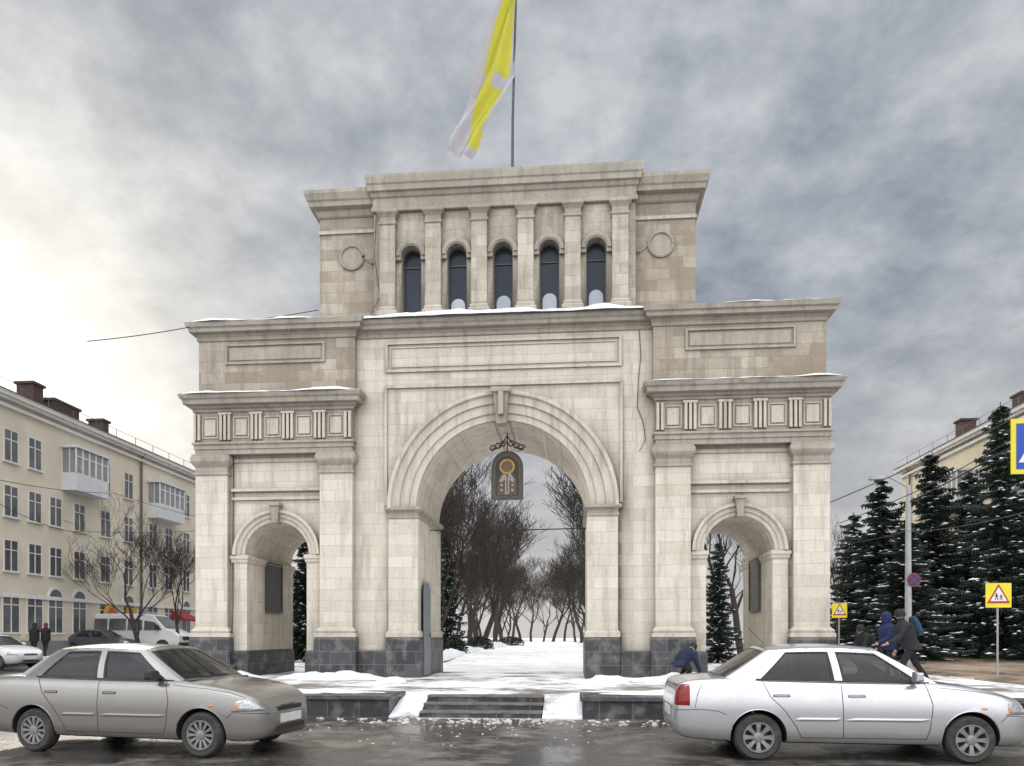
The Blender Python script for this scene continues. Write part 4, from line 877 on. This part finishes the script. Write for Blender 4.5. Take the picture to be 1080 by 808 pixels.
def shrub(name,label,loc,sx,sy,sz,seed,group=None):
    rnd=random.Random(seed); T=thing(name,label,'shrub',loc,0,group); m=MB()
    for i in range(900):
        a=rnd.uniform(0,2*PI); rr=rnd.random()**.4; zz=rnd.random(); e=(1-zz**3)**.5
        p=Vector((math.cos(a)*rr*sx*e,math.sin(a)*rr*sy*e,zz*sz)); w=Vector((rnd.gauss(0,1),rnd.gauss(0,1),rnd.gauss(0,1))).normalized()*.09; u=w.cross(Vector((rnd.gauss(0,1),rnd.gauss(0,1),1))).normalized()*.06
        m.add([p-w,p+u,p+w,p-u],[(0,1,2,3)])
    m.build('foliage',NEED,T,recalc=False); m=MB()
    for k in range(7):
        a=k*.9; m.tube([(0,0,0),(math.cos(a)*sx*.4,math.sin(a)*sy*.4,sz*.7)],[.03,.012],5)
    m.build('stems',BARK,T); return T
for k,(px,y,sx) in enumerate(((490,42,.8),(515,52,1.0),(545,75,1.4))): shrub('clipped_shrub',['dark clipped shrub nearest on the left of the park path','dark clipped shrub second along the left of the park path','dark clipped shrub third and farthest on the left of the park path'][k],(lx(px,y)-.6,y,pz(y)),sx,.8,.9,k)
for k,px in enumerate((120,172)): shrub('street_shrub',['dark low shrub under the left bare street tree','dark low shrub under the right bare street tree'][k],(lx(px,46)-1,46,terr(46)),1.6,.8,.9,10+k)
# ---------------------------------------------------------------- street furniture
GALV=mk('galvanised_pole',(.42,.43,.44),(.30,.31,.31),4,.5,metal=.2); YSIGN=mk('fluorescent_yellow_board',(.78,.68,.03),(.7,.62,.03),3,.5); SRED=mk('sign_red',(.45,.03,.03),(.35,.03,.03),5,.4); SWH=mk('sign_white',(.8,.8,.8),(.7,.7,.7),5,.4); SBL=mk('sign_blue',(.01,.06,.45),(.01,.05,.38),5,.4); SBK=mk('sign_black',(.01,.01,.01),(.02,.02,.02),5,.4); DBL=mk('faded_dark_blue',(.02,.03,.14),(.02,.03,.1),5,.5); DRD=mk('faded_dark_red',(.20,.03,.05),(.16,.03,.04),5,.5)
def figure(mb,cx,cz,h,y0,y1,lean=0):
    def q(p): return [(cx+x*h,cz+z*h) for x,z in p]
    mb.prism([(cx+.11*h*math.cos(k*PI/6),cz+.88*h+.11*h*math.sin(k*PI/6)) for k in range(12)],y0,y1)
    for pl in ([(-.10,.74),(.12,.76),(.10,.40),(-.08,.40)],[(-.08,.40),(.03,.40),(-.16,.02),(-.27,.02)],[(.0,.40),(.10,.40),(.27,.04),(.16,.0)],[(-.1,.72),(-.06,.66),(-.26,.46),(-.30,.50)],[(.1,.74),(.08,.66),(.30,.50),(.33,.56)]): mb.prism(q(pl),y0,y1)
def tri(s): return [(-s*.58,-s*.42),(s*.58,-s*.42),(0,s*.6)]
def warn(label,px,py,Y,size):
    p=at(px,py,Y); g0=terr(Y); T=thing('warning_sign',label,'road sign',(p.x,Y,g0)); z=p.z-g0
    MB().tube([(0,0,0),(0,0,z+size*.4)],.035,8).build('post',GALV,T)
    s=size/2; b=MB().box(-s,s,-.07,-.05,z-s,z+s).build('board',YSIGN,T)
    for nm,sc,y,mt in (('red_triangle',size*.78,-.076,SRED),('white_triangle',size*.56,-.082,SWH)):
        MB().prism([(x,zz+z-.0) for x,zz in tri(sc)],y,y+.005).build(nm,mt,b)
    for dx_,k in ((-.09,.30),(.09,.24)):
        m=MB(); figure(m,dx_*size,z-size*.2,size*k,-.088,-.083); m.build('child_symbol',SBK,b)
warn('yellow children warning sign on a post in front of the spruces',1052,628,28,.88)
warn('smaller yellow children warning sign beside the right edge of the arch',885,644,38,.72)
p=at(1078,471,13.0); T=thing('crosswalk_sign','blue pedestrian crossing sign with yellow border, cut off by the right picture edge','road sign',(7.72,13.0,0)); z=p.z
MB().tube([(0,.08,0),(0,.08,z+.5)],.04,8).build('post',GALV,T); b=MB().box(-.46,.46,-.02,.0,z-.46,z+.46).build('board',YSIGN,T)
MB().box(-.38,.38,-.026,-.021,z-.38,z+.38).build('blue_field',SBL,b); MB().prism([(x,zz+z-.02) for x,zz in tri(.60)],-.032,-.027).build('white_triangle',SWH,b)
m=MB(); figure(m,0,z-.24,.40,-.038,-.033); m.build('walking_symbol',SBK,b)
Y=33; p=at(958,512,Y); g0=terr(Y); T=thing('street_lamp','pale street lamp post with a curved arm standing before the spruces','street lamp',(p.x,Y,g0)); top=p.z-g0
MB().tube([(0,0,0),(0,0,top*.5),(0,0,top)],[.15,.125,.10],10).build('pole',GALV,T)
q=at(926,503,Y); m=MB(); m.tube([(0,0,top-.1),(-.3,0,top+.1),((q.x-p.x)*.6,0,top+.35),(q.x-p.x+.3,0,q.z-g0+.0)],.045,6); m.build('arm',GALV,T)
m=MB(); xx=q.x-p.x; zz=q.z-g0; m.loft([[(xx+a,-w,zz+b),(xx+a,w,zz+b),(xx+a,w,zz+b-h_),(xx+a,-w,zz+b-h_)] for a,w,b,h_ in ((.4,.05,.03,.07),(.28,.13,.06,.15),(-.28,.15,.03,.16),(-.42,.07,-.02,.07))]); m.build('lamp_head',GALV,T)
p2=at(962,612,Y); T2=thing('no_stopping_sign','round blue and red no stopping sign fixed to the street lamp post','road sign',(p2.x,Y-.17,p2.z))
for r_,y,mt,nm in ((.29,0,DRD,'rim'),(.23,-.012,DBL,'blue_disc')): MB().lathe([(r_,y),(r_,y-.012)],28,'y').build(nm,mt,T2)
m=MB()
for s in (-1,1): m.loft([[(x*.7+o_*.7,y,s*x*.7-s*o_*.7) for x,o_ in ((-.26,-.03),(.26,-.03),(.26,.03),(-.26,.03))] for y in ((-.026-.003*s),(-.031-.003*s))])
m.build('red_cross',DRD,T2)
def wire(name,label,pts,r=.012,group=None):
    P_=[Vector(p) for p in pts]; out=[]
    for a,b in zip(P_,P_[1:]):
        L=(b-a).length
        for k in range(12):
            s=k/12; p=a.lerp(b,s); p.z-=4*s*(1-s)*L*.012; out.append(p)
    out.append(P_[-1]); m=MB(); m.tube(out,r,4); tag(m.build(name,BLACK),label,'cable',group)
wire('overhead_cable','overhead cable running from the left sky to the left corner of the attic',[at(92,360,18),at(200,345,20.1),at(336,327,20.9)],.012)
wire('overhead_cable','upper overhead cable sloping down to the right of the arch',[at(1100,426,22),at(873,531,24)],.015)
wire('overhead_cable','middle overhead cable sloping down to the right of the arch',[at(1100,444,24),at(980,512,26),at(885,552,28)],.015)
wire('overhead_cable','thick overhead cable passing over the spruces to the lamp post',[at(1100,452,28),at(958,530,33)],.03)
wire('overhead_cable','lower overhead cable crossing the sandy road to the lamp post',[at(1100,535,20),at(958,560,33),at(880,575,40)],.015)
wire('overhead_cable','upper overhead cable in front of the left apartment building',[at(-30,500,24),at(120,520,38),at(208,545,44)],.014)
wire('overhead_cable','lower overhead cable in front of the left apartment building',[at(-30,515,24),at(70,560,38),at(208,560,44)],.014)
# ---------------------------------------------------------------- light and sky
SUNDIR=Vector((-.735,.942,.50)).normalized()
el=math.asin(SUNDIR.z); az=math.atan2(SUNDIR.x,SUNDIR.y)
W=bpy.data.worlds.new('World'); scene.world=W; W.use_nodes=True; nt=W.node_tree
for n in list(nt.nodes): nt.nodes.remove(n)
g=NT(nt); tc=g.n('ShaderNodeTexCoord'); nv=g.n('ShaderNodeVectorMath',{0:tc.outputs['Generated']},operation='NORMALIZE').outputs[0]
sp=g.n('ShaderNodeSeparateXYZ',{0:nv}); X_,Y_,Z_=sp.outputs
sky=g.n('ShaderNodeTexSky',sky_type='NISHITA'); sky.sun_disc=False; sky.sun_elevation=el; sky.sun_rotation=az; sky.air_density=1.2; sky.dust_density=2.0
den=g.m('ADD',g.m('MAXIMUM',Z_,0.0),.45)
cv=g.n('ShaderNodeCombineXYZ',{0:g.m('DIVIDE',X_,den),1:g.m('DIVIDE',Y_,den),2:g.m('MULTIPLY',Z_,.6)}).outputs[0]
n1=g.n('ShaderNodeTexNoise',{'Vector':cv,'Scale':1.9,'Detail':10,'Roughness':.55,'Distortion':.1}).outputs[0]
n2=g.n('ShaderNodeTexNoise',{'Vector':cv,'Scale':8.5,'Detail':9,'Roughness':.6,'Distortion':.1}).outputs[0]
cl=g.m('ADD',g.m('MULTIPLY',n1,.5),g.m('MULTIPLY',n2,.5))
dotn=g.n('ShaderNodeVectorMath',{0:nv,1:tuple(Vector((-.86,.93,.36)).normalized())},operation='DOT_PRODUCT').outputs['Value']
glow=g.m('POWER',g.m('MAXIMUM',dotn,0.0),46.0)
glow2=g.m('POWER',g.m('MAXIMUM',dotn,0.0),9.0)
base=g.ramp(cl,[(.37,(.20,.235,.295)),(.46,(.30,.335,.39)),(.54,(.42,.45,.495)),(.64,(.60,.62,.65))])
hor=g.ramp(Z_,[(.0,1.0),(.40,0.0)])
base=g.mix(g.m('MULTIPLY',hor,.72),base,(.70,.67,.64,1))
skyc=g.mix(1.0,sky.outputs[0],(.10,.10,.10,1),'MULTIPLY')
col=g.mix(.04,base,skyc)
gs=g.m('ADD',g.m('MULTIPLY',glow,.85),g.m('MULTIPLY',glow2,.13))
warm=g.mix(1.0,(1.0,.93,.76,1),g.n('ShaderNodeCombineColor',{0:gs,1:gs,2:gs}).outputs[0],'MULTIPLY')
col=g.mix(1.0,col,warm,'ADD')
bk=g.m('ADD',g.ramp(g.m('MULTIPLY',Y_,-1.0),[(.0,0.0),(.5,1.0)]),g.m('MULTIPLY',g.ramp(Z_,[(.66,0.0),(.9,1.0)]),.9))  # extra sky brightness out of view, behind and overhead, added to light the facade
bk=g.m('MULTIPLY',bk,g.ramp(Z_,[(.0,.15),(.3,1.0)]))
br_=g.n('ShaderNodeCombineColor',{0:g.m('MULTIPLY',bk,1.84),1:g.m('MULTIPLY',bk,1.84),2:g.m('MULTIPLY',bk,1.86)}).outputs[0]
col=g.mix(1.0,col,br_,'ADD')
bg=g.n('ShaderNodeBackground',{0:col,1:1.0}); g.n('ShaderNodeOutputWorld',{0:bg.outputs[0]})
for n in nt.nodes:
    if n.type=='MIX': n.clamp_result=False; n.clamp_factor=True
sl=bpy.data.lights.new('sun','SUN'); sl.energy=1.4; sl.angle=R(12); sl.color=(1,.92,.80); so=bpy.data.objects.new('sun',sl); COL.objects.link(so)
so.rotation_euler=SUNDIR.to_track_quat('Z','Y').to_euler()
cam=bpy.data.cameras.new('camera'); co=bpy.data.objects.new('camera',cam); COL.objects.link(co); scene.camera=co
co.location=(0,0,CH); co.rotation_euler=(PI/2,0,A); cam.lens=26.0; cam.sensor_width=36; cam.sensor_fit='HORIZONTAL'; cam.shift_y=(HZ-404)/1080; cam.clip_end=2000
scene.view_settings.view_transform='Standard'; scene.view_settings.look='None'; scene.view_settings.exposure=0
